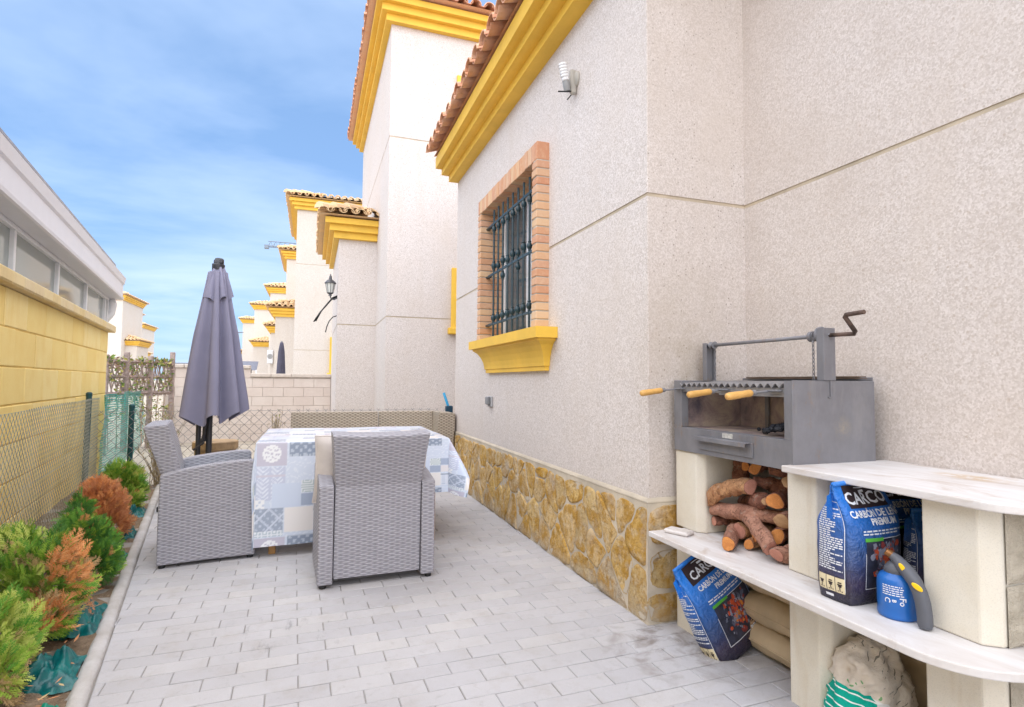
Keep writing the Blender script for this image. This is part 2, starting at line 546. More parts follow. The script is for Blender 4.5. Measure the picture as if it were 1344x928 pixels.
# ------------------------------------------------------------------ geometry helpers for masonry and tiles
def clip(poly, nx, ny, d):
    """keep the side nx*x+ny*y <= d"""
    out = []
    for i, a in enumerate(poly):
        b = poly[(i+1) % len(poly)]
        da, db = nx*a[0]+ny*a[1]-d, nx*b[0]+ny*b[1]-d
        if da <= 0: out.append(a)
        if da*db < 0:
            t = da/(da-db)
            out.append((a[0]+(b[0]-a[0])*t, a[1]+(b[1]-a[1])*t))
    return out
def inset(poly, w):
    n = len(poly); out = []
    for i in range(n):
        p, a, b = Vector(poly[i]), Vector(poly[i-1]), Vector(poly[(i+1) % n])
        d0, d1 = (p-a), (b-p)
        if d0.length < 1e-7 or d1.length < 1e-7: out.append(tuple(p)); continue
        d0.normalize(); d1.normalize()
        n0 = Vector((-d0.y, d0.x)); n1 = Vector((-d1.y, d1.x))
        m = n0+n1
        k = m.dot(n0)
        m = m/max(k, .35)
        out.append(tuple(p+m*w))
    return out
def area(poly):
    return sum(poly[i-1][0]*poly[i][1]-poly[i][0]*poly[i-1][1] for i in range(len(poly)))/2
def slab(mb, poly, fn, h, bev=.003, depth=.012, mi=0):
    """raised piece with a chamfered rim; fn(u, v, height)"""
    if len(poly) < 3: return
    if area(poly) < 0: poly = poly[::-1]
    if area(poly) < 1e-4: return
    n = len(poly)
    top = inset(poly, bev)
    vs_ = [fn(u, v, h-depth) for u, v in poly] + [fn(u, v, h-bev) for u, v in poly] + [fn(u, v, h) for u, v in top]
    fs = []
    for r in (0, 1):
        for i in range(n):
            j = (i+1) % n
            fs.append((r*n+i, r*n+j, (r+1)*n+j, (r+1)*n+i))
    fs.append(tuple(range(2*n, 3*n)))
    mb.add(vs_, fs, mi)
def tiles(mb, p0, al, inw, z0, slope, length, ncourse, pitch=.215, hipA=False, hipB=False, cl=.36, r=.082, seg=6, lim=None, seed=1):
    """barrel tiles: p0 start of the eave, al unit vector along it, inw unit vector up the slope"""
    rr = random.Random(seed)
    ncol = max(1, int(round(length/pitch)))
    pitch = length/ncol
    c, s_ = math.cos(R(slope)), math.sin(R(slope))
    def P(s, t, h):
        return (p0[0]+al[0]*s+inw[0]*t*c, p0[1]+al[1]*s+inw[1]*t*c, z0+t*s_+h)
    for i in range(ncol):
        for typ in (0, 1):
            s0 = (i+.5)*pitch if typ == 0 else (i+1)*pitch
            mx = lim if lim else 99
            if hipA: mx = min(mx, s0/c)
            if hipB: mx = min(mx, (length-s0)/c)
            for j in range(ncourse):
                t0 = j*(cl-.06) + (0 if j else rr.uniform(-.012, .012)) - (.0 if typ == 0 else -.02)
                if t0 > mx - .08: break
                t1 = min(t0+cl, mx+.1)
                ds = rr.uniform(-.006, .006)
                R0, R1 = (r*1.03, r*.86) if typ == 0 else (r*.86, r*1.0)
                vs_ = []
                for (t, Rr, lift) in ((t0, R0, .022), (t1, R1, .004)):
                    for th in (0, .012):
                        for k in range(seg+1):
                            a = math.pi*k/seg
                            x = -math.cos(a)*(Rr-th); y = math.sin(a)*(Rr-th)*.85
                            if typ == 1: y = -y + .045
                            vs_.append(P(s0+ds+x, t, y+lift+(.03 if typ == 0 else .02)))
                m = seg+1
                fs = []
                for k in range(seg):
                    fs.append((k, k+1, 2*m+k+1, 2*m+k))           # outer
                    fs.append((m+k+1, m+k, 3*m+k, 3*m+k+1))       # inner
                    fs.append((k+1, k, m+k, m+k+1))               # front lip
                fs.append((0, 2*m, 3*m, m)); fs.append((seg, m+seg, 3*m+seg, 2*m+seg))
                mb.add(vs_, fs)
def hip_tiles(mb, p, d, z0, slope45, n, r=.095, cl=.38):
    dx, dy = d
    for j in range(n):
        t0, t1 = j*(cl-.06), j*(cl-.06)+cl
        vs_ = []
        for t, rad, lift in ((t0, r*1.08, .05), (t1, r*.9, .02)):
            for k in range(7):
                a = math.pi*k/6
                x = -math.cos(a)*rad; y = math.sin(a)*rad
                vs_.append((p[0]+dx*t-dy*x, p[1]+dy*t+dx*x, z0+t*math.tan(R(slope45))*math.cos(0)+y+lift+.03))
        mb.add(vs_, [(k, k+1, 7+k+1, 7+k) for k in range(6)] + [tuple(range(6, -1, -1))])
GR = .007
def wall_prof(ztop, joints=(), z0=-.15, extra=()):
    pts = [(0, z0)]
    ev = sorted([(z, 1) for z in joints] + [(z, 0) for z in extra])
    for z, k in ev:
        if k:
            pts += [(0, z-.010), (-.004, z-.0085), (-.004, z+.0085), (0, z+.009)]
        else:
            pts.append((0, z))
    return pts + [(0, ztop)]
def corn_prof(z, a=.11, d=(.09, .165, .24), top=.10):
    return [(-.02, z), (d[0], z), (d[0], z+a), (d[1], z+a+.002), (d[1], z+2*a), (d[2], z+2*a+.002), (d[2], z+2*a+top), (-.02, z+2*a+top)]

# ------------------------------------------------------------------ the setting: ground, patio, bed, kerb
def m_ground():
    t = NT('sandy_ground', .95, spec=.1); p = t.pos()
    c = t.mix(t.rng(t.noise(1.5, 6, .65, p), .35, .7, 0, 1), (.50, .44, .36), (.38, .33, .27))
    c = t.mix(t.rng(t.noise(40, 4, .7, p), .5, .75, 0, .6), c, (.58, .53, .46))
    t.base(c); return t.bump(t.noise(30, 5, .7, p), .4, .02).mat
g = MB(); g.add([(-400, -300, -.05), (400, -300, -.05), (400, 900, -.05), (-400, 900, -.05)], [(0, 1, 2, 3)])
tag(g.build('ground', m_ground()), kind='structure')

K0 = Vector((-.7655, 2.616)); KD = Vector((-math.sin(R(9.4)), math.cos(R(9.4))))       # patio edge of the kerb
KN = Vector((KD.y, -KD.x))                                                         # towards the patio
PAV = m_paver()
pv = MB()
pa = R(1.6); pux = (math.cos(pa), math.sin(pa)); puy = (-math.sin(pa), math.cos(pa))
PL, PW = .237, .1005
for j in range(-2, 76):
    for i in range(-16, 20):
        u0 = i*PL + (PL/2 if j % 2 else 0) + .045; v0 = .42 + j*PW
        q = [(u0, v0), (u0+PL, v0), (u0+PL, v0+PW), (u0, v0+PW)]
        q = [(a*pux[0]+b*puy[0], a*pux[1]+b*puy[1]) for a, b in q]
        q = clip(q, -KN.x, -KN.y, -(KN.x*K0.x+KN.y*K0.y)-.003)
        q = clip(q, 1, 0, 2.25); q = clip(q, 0, 1, 7.3)
        if len(q) < 3: continue
        q = inset(q if area(q) > 0 else q[::-1], .0016)
        dz = rnd.uniform(-.0014, .0014); tx = rnd.uniform(-.006, .006); ty = rnd.uniform(-.006, .006)
        cx = sum(a for a, b in q)/len(q); cy = sum(b for a, b in q)/len(q)
        slab(pv, q, lambda u, v, h: (u, v, h+dz+(u-cx)*tx+(v-cy)*ty), 0.0, .0028, .014)
tag(pv.build('patio', PAV), kind='structure')
js = MB(); js.add([(-3.2, -1.2, -.0055), (2.4, -1.2, -.0055), (2.4, 7.35, -.0055), (-3.2, 7.35, -.0055)], [(0, 1, 2, 3)])
tag(js.build('patio_joint_sand', m_mortar('joint_sand', (.37, .345, .315), 90)), kind='structure')
kb = MB()
kprof = [(0, -.05), (0, .008), (.008, .019), (.026, .025), (.048, .022), (.064, .010), (.068, -.05)]
k_a = K0 + KD*-3.2; k_b = K0 + KD*4.9
kk = []
for i in range(82):
    q = K0 + KD*(-3.2+i*.1) + KN*(noise.noise((i*.35, 3, 0))*.003)
    kk.append((q.x, q.y))
kb.sweep(kk, kprof, caps=True)
def m_kerb():
    t = NT('worn_concrete', .9, spec=.15); p = t.pos()
    c = t.mix(t.rng(t.noise(5, 6, .7, p), .36, .66, 0, 1), (.57, .55, .545), (.42, .39, .36))
    c = t.mix(t.rng(t.noise(300, 2, .7, p), .5, .75, 0, .4), c, (.36, .34, .32))
    t.base(c); return t.bump(t.noise(160, 4, .7, p), .4, .004).mat
tag(kb.build('kerb', m_kerb(), smooth=True), kind='structure')
def m_soil():
    t = NT('dry_soil', .95, spec=.1); p = t.pos()
    c = t.mix(t.rng(t.noise(12, 6, .7, p), .35, .7, 0, 1), (.30, .22, .15), (.16, .115, .08))
    c = t.mix(t.rng(t.noise(60, 4, .7, p), .55, .75, 0, .7), c, (.46, .36, .26))
    t.base(c); return t.bump(t.noise(40, 5, .7, p), .8, .03).mat
bed = MB()
nu, nv = 90, 12
for i in range(nu+1):
    q = K0 + KD*(-3.3+i*8.3/nu)
    for j in range(nv+1):
        w = -.05 - j*(1.5/nv)
        e = q + KN*w
        bed.v.append((e.x, e.y, .0 + .03*noise.noise((e.x*5, e.y*5, 0)) + .02*noise.noise((e.x*17, e.y*17, 4))))
for i in range(nu):
    for j in range(nv):
        a = i*(nv+1)+j; bed.f.append((a, a+nv+1, a+nv+2, a+1)); bed.m.append(0)
tag(bed.build('planting_bed', m_soil(), smooth=True), kind='structure')

# ------------------------------------------------------------------ the house beside the patio
HX, HY0, HY1, NX = 1.613, 2.51, 6.65, 2.237
LEDGE = .612
house = thing('house', 'nearest house with speckled plaster wall, ochre stone plinth and barred window', 'house', (HX, HY0, 0))
WY0, WY1, WZ0, WZ1 = 3.90, 5.27, 1.60, 2.84          # window opening
mb = MB()
path = [(NX, -2.2), (NX, HY0), (HX, HY0), (HX, WY0), (HX, WY1), (HX, HY1), (6.0, HY1)]
prof = wall_prof(3.95, (2.18,), -.1, (WZ0, WZ1))
mb.sweep(path, prof, skip=lambda x, y, z: abs(x-HX) < .02 and WY0 < y < WY1 and WZ0 < z < WZ1, mif=lambda z: 1 if abs(z-2.18) < .012 else 0)
RD = .20                                            # reveal depth
mb.sweep([(NX, -2.2), (NX, HY0-.001)], wall_prof(6.2, (), 3.95))
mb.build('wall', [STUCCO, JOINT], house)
# stone plinth: mortar backing and separate field stones
pl = MB()
PT = .012
pl.sweep([(NX, HY0-.0), (HX, HY0), (HX, HY1)], [(PT, -.02), (PT, LEDGE-.02), (PT-.004, LEDGE), (-.002, LEDGE+.012)], caps=False)
pl.sweep([(NX, HY0-.0), (HX, HY0), (HX, HY1)], [(PT, LEDGE-.016), (PT+.003, LEDGE-.013), (PT+.003, LEDGE-.006), (PT-.002, LEDGE+.004)])
plinth = pl.build('stone_plinth', MORTAR_STONE, house)
def stones(mb, u0, u1, v0, v1, fn, seed, cw=.21, ch=.27, gap=.016):
    r = random.Random(seed)
    pts = []
    nx = max(1, int(round((u1-u0)/cw))); ny = max(1, int(round((v1-v0)/ch)))
    for i in range(nx):
        for j in range(ny + (1 if r.random() < .35 and nx > 2 else 0)):
            pts.append((u0+(i+.5+r.uniform(-.42, .42))*(u1-u0)/nx, v0+(j+.5+r.uniform(-.40, .40)+(.25 if i % 2 else -.2))*(v1-v0)/ny))
    pts = [(a, min(max(b, v0+.04), v1-.04)) for a, b in pts]
    for i, p in enumerate(pts):
        poly = [(u0, v0), (u1, v0), (u1, v1), (u0, v1)]
        for k, q in enumerate(pts):
            if k == i: continue
            dx, dy = q[0]-p[0], q[1]-p[1]
            L2 = dx*dx+dy*dy
            if L2 > .9 or L2 < 1e-6: continue
            poly = clip(poly, dx, dy, (q[0]**2+q[1]**2-p[0]**2-p[1]**2)/2)
            if len(poly) < 3: break
        if len(poly) < 3 or area(poly) < .004: continue
        poly = inset(poly, gap*r.uniform(.7, 1.5))
        if area(poly) < .002: continue
        # round and roughen the outline
        for _ in range(2):
            o = []
            for a in range(len(poly)):
                A, B = poly[a], poly[(a+1) % len(poly)]
                o += [(A[0]*.84+B[0]*.16, A[1]*.84+B[1]*.16), (A[0]*.16+B[0]*.84, A[1]*.16+B[1]*.84)]
            poly = o
        o = []
        for a in range(len(poly)):
            A, B = poly[a], poly[(a+1) % len(poly)]
            o += [A, ((A[0]+B[0])/2, (A[1]+B[1])/2)]
        poly = [(a+.016*noise.noise((a*13, b*13, seed)), b+.016*noise.noise((a*13, b*13, seed+9))) for a, b in o]
        if area(poly) < .0015: continue
        h = r.uniform(.004, .009)
        c = (sum(a for a, b in poly)/len(poly), sum(b for a, b in poly)/len(poly))
        n = len(poly)
        tilt = (r.uniform(-.05, .05), r.uniform(-.05, .05))
        rings = []
        for k, (sc, hh) in enumerate(((1, -.004), (.985, h*.45), (.955, h*.88), (.75, h), (.45, h*1.02))):
            ring = []
            for a, b in poly:
                x, y = c[0]+(a-c[0])*sc, c[1]+(b-c[1])*sc
                e = (.005*noise.noise((x*22, y*22, seed+3)) + .003*noise.noise((x*60, y*60, seed+5)) + tilt[0]*(x-c[0]) + tilt[1]*(y-c[1])) if k > 1 else 0
                ring.append(fn(x, y, hh+e))
            rings += ring
        rings.append(fn(c[0], c[1], h*1.05+.004*noise.noise((c[0]*22, c[1]*22, seed))))
        fs = []
        for k in range(4):
            for a in range(n):
                b = (a+1) % n
                fs.append((k*n+a, k*n+b, (k+1)*n+b, (k+1)*n+a))
        for a in range(n):
            fs.append((4*n+a, 4*n+(a+1) % n, 5*n))
        mb.add(rings, fs)
sm = MB()
stones(sm, HY0-.012, HY1, .0, LEDGE-.03, lambda u, v, h: (HX-PT-h, u, v), 11, .165, .30, .0055)
for (a, b, c_, d, sd) in ((HX-.012, HX+.34, .38, LEDGE-.03, 3), (HX+.35, NX, .3, LEDGE-.03, 4), (HX-.005, HX+.33, .16, .37, 5), (HX-.012, HX+.33, 0, .15, 6), (HX+.34, NX, 0, .29, 8)):
    stones(sm, a, b, c_, d, lambda u, v, h: (u, HY0-PT-h, v), sd, .4, .4, .005)
sm.build('field_stones', m_stone(), plinth, smooth=True)
# brick window surround
sr = MB(); br = MB()
FX = 1.512                                         # front plane of the surround
OY0, OY1, OZ1 = 3.805, 5.365, 2.975
x_in = HX+.19
def ring_box(y0, y1, z0, z1):
    sr.bx(FX+.006, x_in-.004, y0+.007, y1-.007, z0, z1)
ring_box(OY0, WY0-.007+.004, WZ0, OZ1-.006); ring_box(WY1-.004+.007, OY1, WZ0, OZ1-.006); ring_box(WY0-.01, WY1+.01, WZ1+.004, OZ1-.0065)
nb = 20
hb = (WZ1+.0-WZ0)/nb
for k in range(nb+2):
    z0 = WZ0+k*hb
    z1 = min(z0+hb-.009, OZ1)
    if z0 > OZ1-.02: break
    if z0 >= WZ1-.001: break
    for (a, b) in ((OY0, WY0), (WY1, OY1)):
        j = rnd.uniform(-.003, .003)
        br.bx(FX+j, x_in, a, b, z0, z1, .004)
nl = 24
wb = (OY1-OY0)/nl
for k in range(nl):
    j = rnd.uniform(-.003, .003)
    br.bx(FX+j, FX+.14, OY0+k*wb+.004, OY0+(k+1)*wb-.004, WZ1+rnd.uniform(-.002, .002), OZ1+rnd.uniform(-.002, .002), .004)
    if WY0 < OY0+(k+.5)*wb < WY1:
        br.bx(FX+.149, x_in, OY0+k*wb+.004, OY0+(k+1)*wb-.004, WZ1+rnd.uniform(-.002, .002), WZ1+.06, .004)
surround = sr.build('window_surround', MORTAR, house)
br.build('bricks', BRICK, surround)
# sill
sl = MB()
SY0, SY1 = 3.64, 5.43
sp = [(.0, 1.285), (.035, 1.285), (.035, 1.315), (.045, 1.32), (.047, 1.345), (.055, 1.385), (.072, 1.43), (.098, 1.47), (.125, 1.492), (.135, 1.495), (.135, 1.512), (.165, 1.513), (.165, 1.590), (.0, 1.594)]
def sill(mb, x, y0, y1, y0b, y1b, sp):
    rows = []
    dmax = max(d for d, z in sp); dmin = .035
    pts = []
    for d, z in sp:
        f = max(0, (d-dmin)/(dmax-dmin))
        a, b = y0b+(y0-y0b)*f, y1b+(y1-y1b)*f
        pts.append((d, z, a, b))
    vs_ = [(x-d, a, z) for d, z, a, b in pts] + [(x-d, b, z) for d, z, a, b in pts] + [(x, a, z) for d, z, a, b in pts] + [(x, b, z) for d, z, a, b in pts]
    n = len(pts); fs = []
    for i in range(n-1):
        fs.append((i, n+i, n+i+1, i+1)); fs.append((2*n+i, i, i+1, 2*n+i+1)); fs.append((n+i, 3*n+i, 3*n+i+1, n+i+1))
    fs.append((0, 2*n, 3*n, n))
    mb.add(vs_, fs)
sill(sl, HX-.001, SY0, SY1, 3.79, 5.27, sp)
sl.bx(HX-.1, HX+RD, WY0, WY1, 1.56, 1.597)
sl.build('window_sill', YEL, house)
# white window set back in the reveal
WHITE_ALU = m_solid('white_aluminium', (.72, .72, .74), .4, .4, var=.04)
wf = MB()
XW = HX+.13
for (a, b, c_, d) in ((WY0, WY0+.06, WZ0, WZ1), (WY1-.06, WY1, WZ0, WZ1), (WY0+.06, WY1-.06, WZ0, WZ0+.06), (WY0+.06, WY1-.06, WZ1-.06, WZ1), (4.50, 4.62, WZ0+.06, WZ1-.06), (4.115, 4.155, WZ0+.06, WZ1-.06)):
    wf.bx(XW, XW+.05, a, b, c_, d, .004)
win = wf.build('window_frame', WHITE_ALU, house)
gp = MB(); gp.bx(XW+.02, XW+.026, WY0+.03, WY1-.03, WZ0+.03, WZ1-.03)
gp.build('pane', m_solid('window_glass', (.09, .12, .14), .05, .6, var=0), win)
rb = MB(); rb.bx(XW+.03, XW+.045, 4.56, WY1-.05, WZ0+.05, WZ1-.05)
rb.build('blind', m_solid('pale_blind', (.70, .70, .71), .6, .3, var=.05), win)
# wrought iron grille
IRON = m_solid('green_iron', (.018, .048, .062), .4, .5, var=.2)
gl = MB(); GX = 1.575
for z in (1.74, 2.21, 2.685):
    gl.bx(GX-.006, GX+.006, WY0-.005, 5.20, z-.012, z+.012, .003)
    gl.bx(GX-.006, GX+.03, 5.185, WY1+.01, z-.008, z+.008, .003)
def knob(c, s=1.0):
    gl.lathe([(0, -.045*s), (.012*s, -.043*s), (.014*s, -.036*s), (.012*s, -.03*s), (.022*s, -.016*s), (.024*s, 0), (.021*s, .014*s), (.012*s, .027*s), (.016*s, .034*s), (.012*s, .04*s), (0, .042*s)], c, 10)
for k in range(9):
    y = 3.972+k*.1325
    gl.tube([(GX, y, 1.625), (GX, y, 2.81)], .0095, 8)
    knob((GX, y, 1.795)); knob((GX, y, 2.635), .95)
    if k % 2 == 0: knob((GX, y, 2.285), 1.05); 
    else: knob((GX, y, 2.265), .95); 
    if k % 3 == 0: knob((GX, y, 2.15), .95)
gl.build('window_grille', IRON, house, smooth=True, angle=35)
# eaves cornice and tiles
EZ = 3.61
co = MB()
cp = [(-.02, EZ), (.115, EZ), (.115, EZ+.07), (.205, EZ+.072), (.205, EZ+.14), (.278, EZ+.142), (.278, EZ+.27), (-.02, EZ+.27)]
co.sweep([(NX+.0, HY0), (HX, HY0), (HX, HY1-.005)], cp, caps=True)
co.build('cornice', YEL, house)
rf = MB()
tx = HX-.40
tiles(rf, (tx, HY1+.03), (0, -1), (1, 0), EZ+.27, 20, HY1-HY0+.5, 5, .215, hipB=False, cl=.38, r=.085, seg=8, seed=5)
roofp = [(tx+.1, HY0-.4, EZ+.285), (tx+.1, HY1+.0, EZ+.285), (5.6, HY1+.0, EZ+.285+4.1*math.tan(R(20))), (5.6, HY0-.4, EZ+.285+4.1*math.tan(R(20)))]
rf.add(roofp, [(0, 1, 2, 3)])
rf.add([(HX-.26, HY1-.01, EZ+.272), (HX-.26, HY1-.01, EZ+.33), (5.6, HY1-.01, EZ+1.85), (5.6, HY1-.01, EZ+.272)], [(0, 1, 2, 3)])
rf.build('tiled_roof', TILE, house)

# bare energy-saving bulb on the wall
WHITE_P = m_solid('white_plastic', (.78, .78, .77), .35, .45, var=.03)
GREY_P = m_solid('grey_plastic', (.33, .33, .33), .5, .4, var=.1)
bl = thing('wall_lamp', 'spiral energy saving bulb in a bare holder high on the plaster wall', 'lamp', (HX, 3.35, 3.2))
b = MB(); b.lathe([(0, -.03), (.05, -.03), (.055, -.02), (.055, 0), (.04, .012), (0, .012)], (HX-.012, 3.352, 3.215), 20, mat=Matrix.Rotation(R(-90), 3, 'Y'))
b.bx(HX-.05, HX-.001, 3.335, 3.37, 3.11, 3.28, .012)
b.build('back_plate', m_solid('aged_plastic', (.50, .47, .42), .6, .3), bl, smooth=True, angle=40)
b = MB()
ax = Vector((-.28, -.12, 1)).normalized(); q0 = Vector((HX-.075, 3.345, 3.155))
b.tube([q0-ax*.03, q0, q0+ax*.035], [.02, .024, .022], 14)
b.build('bulb_holder', GREY_P, bl, smooth=True, angle=50)
b = MB()
b.tube([q0+ax*.035, q0+ax*.06], [.025, .021], 14)
ex = ax.cross(Vector((0, 1, 0))).normalized(); ey = ax.cross(ex)
for k in range(5):
    pp = [q0+ax*(.066+k*.018)+(ex*math.cos(a)+ey*math.sin(a))*.021 for a in [2*math.pi*i/18 for i in range(19)]]
    b.tube(pp, .0088, 8, cap=False)
b.tube([q0+ax*.06, q0+ax*.138], .011, 10)
b.build('spiral_bulb', m_solid('bulb_glass', (.85, .85, .86), .25, .5, var=0), bl, smooth=True)
b = MB(); b.tube([(HX-.01, 3.352, 3.135), (HX-.06, 3.34, 3.12), (HX-.13, 3.36, 3.118)], .005, 6); b.tube([(HX-.02, 3.36, 3.13), (HX-.05, 3.39, 3.09)], .004, 6)
b.build('bracket', m_solid('dark_wire', (.03, .03, .035), .5), bl)
jb = thing('outdoor_socket', 'small grey weatherproof socket box low on the plaster wall', 'socket', (HX, 5.2, 1.015))
b = MB(); b.bx(HX-.022, HX, 5.13, 5.25, .965, 1.065, .006); b.build('box', m_solid('socket_grey', (.45, .45, .47), .5), jb)
b = MB(); b.bx(HX-.05, HX-.022, 5.145, 5.24, .985, 1.06, .008); b.build('flap', m_solid('socket_lid', (.22, .23, .25), .4), jb)
# ------------------------------------------------------------------ neighbouring houses down the row
def window_trim(name, parent, y, x0, x1, z0, z1):
    m = MB()
    m.bx(x0, x0+.09, y-.05, y-.001, z0, z1, .006); m.bx(x1-.09, x1, y-.05, y-.001, z0, z1, .006)
    m.bx(x0+.09, x1-.09, y-.05, y-.001, z1-.09, z1, .006)
    m.bx(x0-.05, x1+.05, y-.1, y-.001, z0-.10, z0, .01)
    w = m.build(name, YEL, parent)
    p = MB(); p.bx(x0+.09, x1-.09, y-.02, y-.002, z0, z1-.09)
    p.build('pane', m_dark, w)
m_dark = m_solid('dark_pane', (.06, .07, .08), .08, .5, var=0)
FAR_STUCCO = m_stucco('sunlit_plaster', (.68, .64, .60))
def tower(parent, x, y, w, d, eave, tilem, seed, nc=4, joints=(2.18, 4.97), z0=-.15, mirror=False, a=.11, near=False, bay=None, prefix='', mat=None):
    """block whose near corner is (x, y): faces -Y and the open side; returns nothing"""
    sg = -1 if mirror else 1
    m = MB()
    if not mirror:
        path = [(x+w, y), (x, y), (x, y+d), (x+w, y+d)]
    else:
        path = [(x-w, y+d), (x, y+d), (x, y), (x-w, y)]
        # travel so that 'left' stays outside: reverse order for the mirrored block
        path = [(x, y+d), (x, y), (x-w, y)]
        path = path[::-1]; path = [(p[0], p[1]) for p in path]
    out = 1
    if mirror:
        # left of travel (-w -> 0 along +X) is +Y: use negative offsets
        out = -1
    pr = [(o*out, z) for o, z in wall_prof(eave, joints, z0)]
    m.sweep(path, pr, mif=lambda z: 1 if joints and min(abs(z-j) for j in joints) < .012 else 0)
    m.build(prefix+'wall' if prefix else 'wall', [mat or STUCCO, JOINT], parent)
    c = MB()
    c.sweep(path, [(o*out, z) for o, z in corn_prof(eave, a)], caps=True)
    c.build((prefix+'cornice') if prefix else 'cornice', YEL, parent)
    t = MB()
    top = eave+2*a+.10
    ov = .37
    lim = min(w, d)/2+ov
    if not mirror:
        tiles(t, (x-ov, y-ov), (1, 0), (0, 1), top+.02, 20, w+ov, nc, seed=seed, hipA=True)
        tiles(t, (x-ov, y+d+ov), (0, -1), (1, 0), top+.02, 20, d+2*ov, nc, seed=seed+1, hipB=True, hipA=True)
        hip_tiles(t, (x-ov+.02, y-ov+.02), (.7071, .7071), top+.03, 14.5, 3)
    else:
        tiles(t, (x-w, y-ov), (1, 0), (0, 1), top+.02, 20, w+ov, nc, seed=seed, hipB=True)
        tiles(t, (x+ov, y-ov), (0, 1), (-1, 0), top+.02, 20, d+2*ov, nc, seed=seed+1, hipA=True, hipB=True)
        hip_tiles(t, (x+ov-.02, y-ov+.02), (-.7071, .7071), top+.03, 14.5, 3)
    h = lim*math.tan(R(20))
    x0, x1 = (x-ov+.03, x+w) if not mirror else (x+ov-.03, x-w)
    y0, y1 = y-ov+.03, y+d+ov-.03
    xm0 = x0+sg*lim; ym = (y0+y1)/2
    hh = min(lim, (y1-y0)/2)*math.tan(R(20))
    xm0 = x0+sg*min(lim, (y1-y0)/2)
    if sg*(x1-xm0) < 0: xm0 = x1
    vs_ = [(x0, y0, top+.03), (x1, y0, top+.03), (x1, y1, top+.03), (x0, y1, top+.03), (xm0, ym, top+.03+hh), (x1, ym, top+.03+hh)]
    t.add(vs_, [(0, 1, 5, 4), (3, 4, 5, 2), (0, 4, 3), (3, 2, 1, 0)])
    t.build((prefix+'roof') if prefix else 'roof', tilem, parent)

nh = thing('house', 'tall pale house next door, its lamp-lit bay and yellow cornices nearest behind the patio', 'house', (1.03, 8.73, 0))
nh['label'] = 'tall pale neighbouring house just beyond the wire fence, with carriage lamp on its low bay'
tower(nh, 1.03, 8.73, 5.5, 5.2, 6.745, TILE, 21, 5)
tower(nh, .383, 10.3, .66, 2.75, 3.675, TILE_OLD, 31, 3, (2.18,), prefix='bay_')
window_trim('window_surround', nh, 8.73, 2.03, 3.3, 2.04, 2.99)
window_trim('window_surround', nh, 8.73, 2.075, 3.3, 5.2, 6.11)
far = [(-.59, 19.5, -1.417, 23.9, 'pale house second along the row, a yellow window trim at its near edge'),
       (-1.23, 27.7, -2.10, 32.2, 'pale stepped house third along the row, below the crane jib'),
       (-2.65, 39.0, -4.12, 46.0, 'pale stepped house fourth along the row, with air conditioner on its side'),
       (-4.4, 48.6, -6.6, 62.4, 'small pale house fifth along the receding row of yellow cornices')]
for k, (x, y, bx_, by_, lab) in enumerate(far):
    h = thing('house', lab, 'house', (x, y, 0), group='pale houses stepping down the row')
    tower(h, x, y, 5.5, 5.0, 6.74, TILE_OLD, 41+3*k, 4, joints=(2.18, 4.97) if k == 0 else (), mat=FAR_STUCCO)
    tower(h, bx_, by_, 3.0, 3.2, 3.674, TILE_OLD, 61+3*k, 4, joints=(), prefix='bay_', mat=FAR_STUCCO)
    if k == 0:
        m = MB(); m.bx(.51, .62, 19.42, 19.499, 1.45, 2.62, .01); m.bx(.44, 1.6, 19.38, 19.498, 1.30, 1.449, .02); m.bx(1.49, 1.6, 19.42, 19.499, 1.45, 2.62, .01); m.bx(.62, 1.49, 19.42, 19.499, 2.5, 2.62, .01)
        w = m.build('window_trim', YEL, h)
        p = MB(); p.bx(.62, 1.49, 19.46, 19.497, 1.45, 2.5); p.build('pane', m_dark, w)
h = thing('house', 'tiny pale house last in the receding right-hand row', 'house', (-6.5, 60.7, 0), group='pale houses stepping down the row')
tower(h, -6.5, 60.7, 5, 5, 6.74, TILE_OLD, 90, 3, joints=(), mat=FAR_STUCCO)
for k, (x, y, bx_, by_, lab) in enumerate([(-12.7, 46.6, -12.0, 47.6, 'nearest pale house of the far left row, its roof corner just clearing the white porch'),
                                   (-15.15, 55.7, -14.4, 55.4, 'middle pale house of the far left row with a low tiled bay'),
                                   (-17.5, 71.2, -16.9, 69.0, 'farthest pale house of the left row, its wall standing clear against the sky')]):
    h = thing('house', lab, 'house', (x, y, 0), group='pale houses of the far left row')
    tower(h, x, y, 6, 5.0, 6.74, TILE_OLD, 111+3*k, 4, joints=(), mirror=True, mat=FAR_STUCCO)
    tower(h, bx_, by_-(.5 if k else .0), 4.0, 3.0, 3.6, TILE_OLD, 131+3*k, 5, joints=(), mirror=True, prefix='bay_', mat=FAR_STUCCO)

# carriage lamp and loose cables on the neighbour's bay
LM = m_solid('aged_lamp_metal', (.10, .10, .11), .45, .5, .3)
cl = thing('wall_lantern', 'grey carriage lantern on the side of the neighbouring bay', 'lamp', (.383, 10.55, 2.7))
b = MB(); c = (.262, 10.55, 2.70)
b.lathe([(.0, .0), (.03, .005), (.025, .03), (.05, .045), (.055, .06), (0, .06)], c, 8)
b.lathe([(.02, .36), (.03, .30), (.075, .265), (.10, .235), (.10, .222), (0, .222)], c, 8)
b.lathe([(0, .40), (.012, .38), (.008, .36), (.02, .355), (0, .352)], c, 8)
for k in range(8):
    a = 2*math.pi*k/8
    b.tube([(c[0]+.052*math.cos(a), c[1]+.052*math.sin(a), c[2]+.05), (c[0]+.085*math.cos(a), c[1]+.085*math.sin(a), c[2]+.23)], .004, 4)
b.tube([(c[0], c[1], c[2]+.0), (c[0]+.02, c[1], c[2]-.05), (c[0]+.07, c[1], c[2]-.06), (.378, c[1], c[2]-.03)], .012, 8)
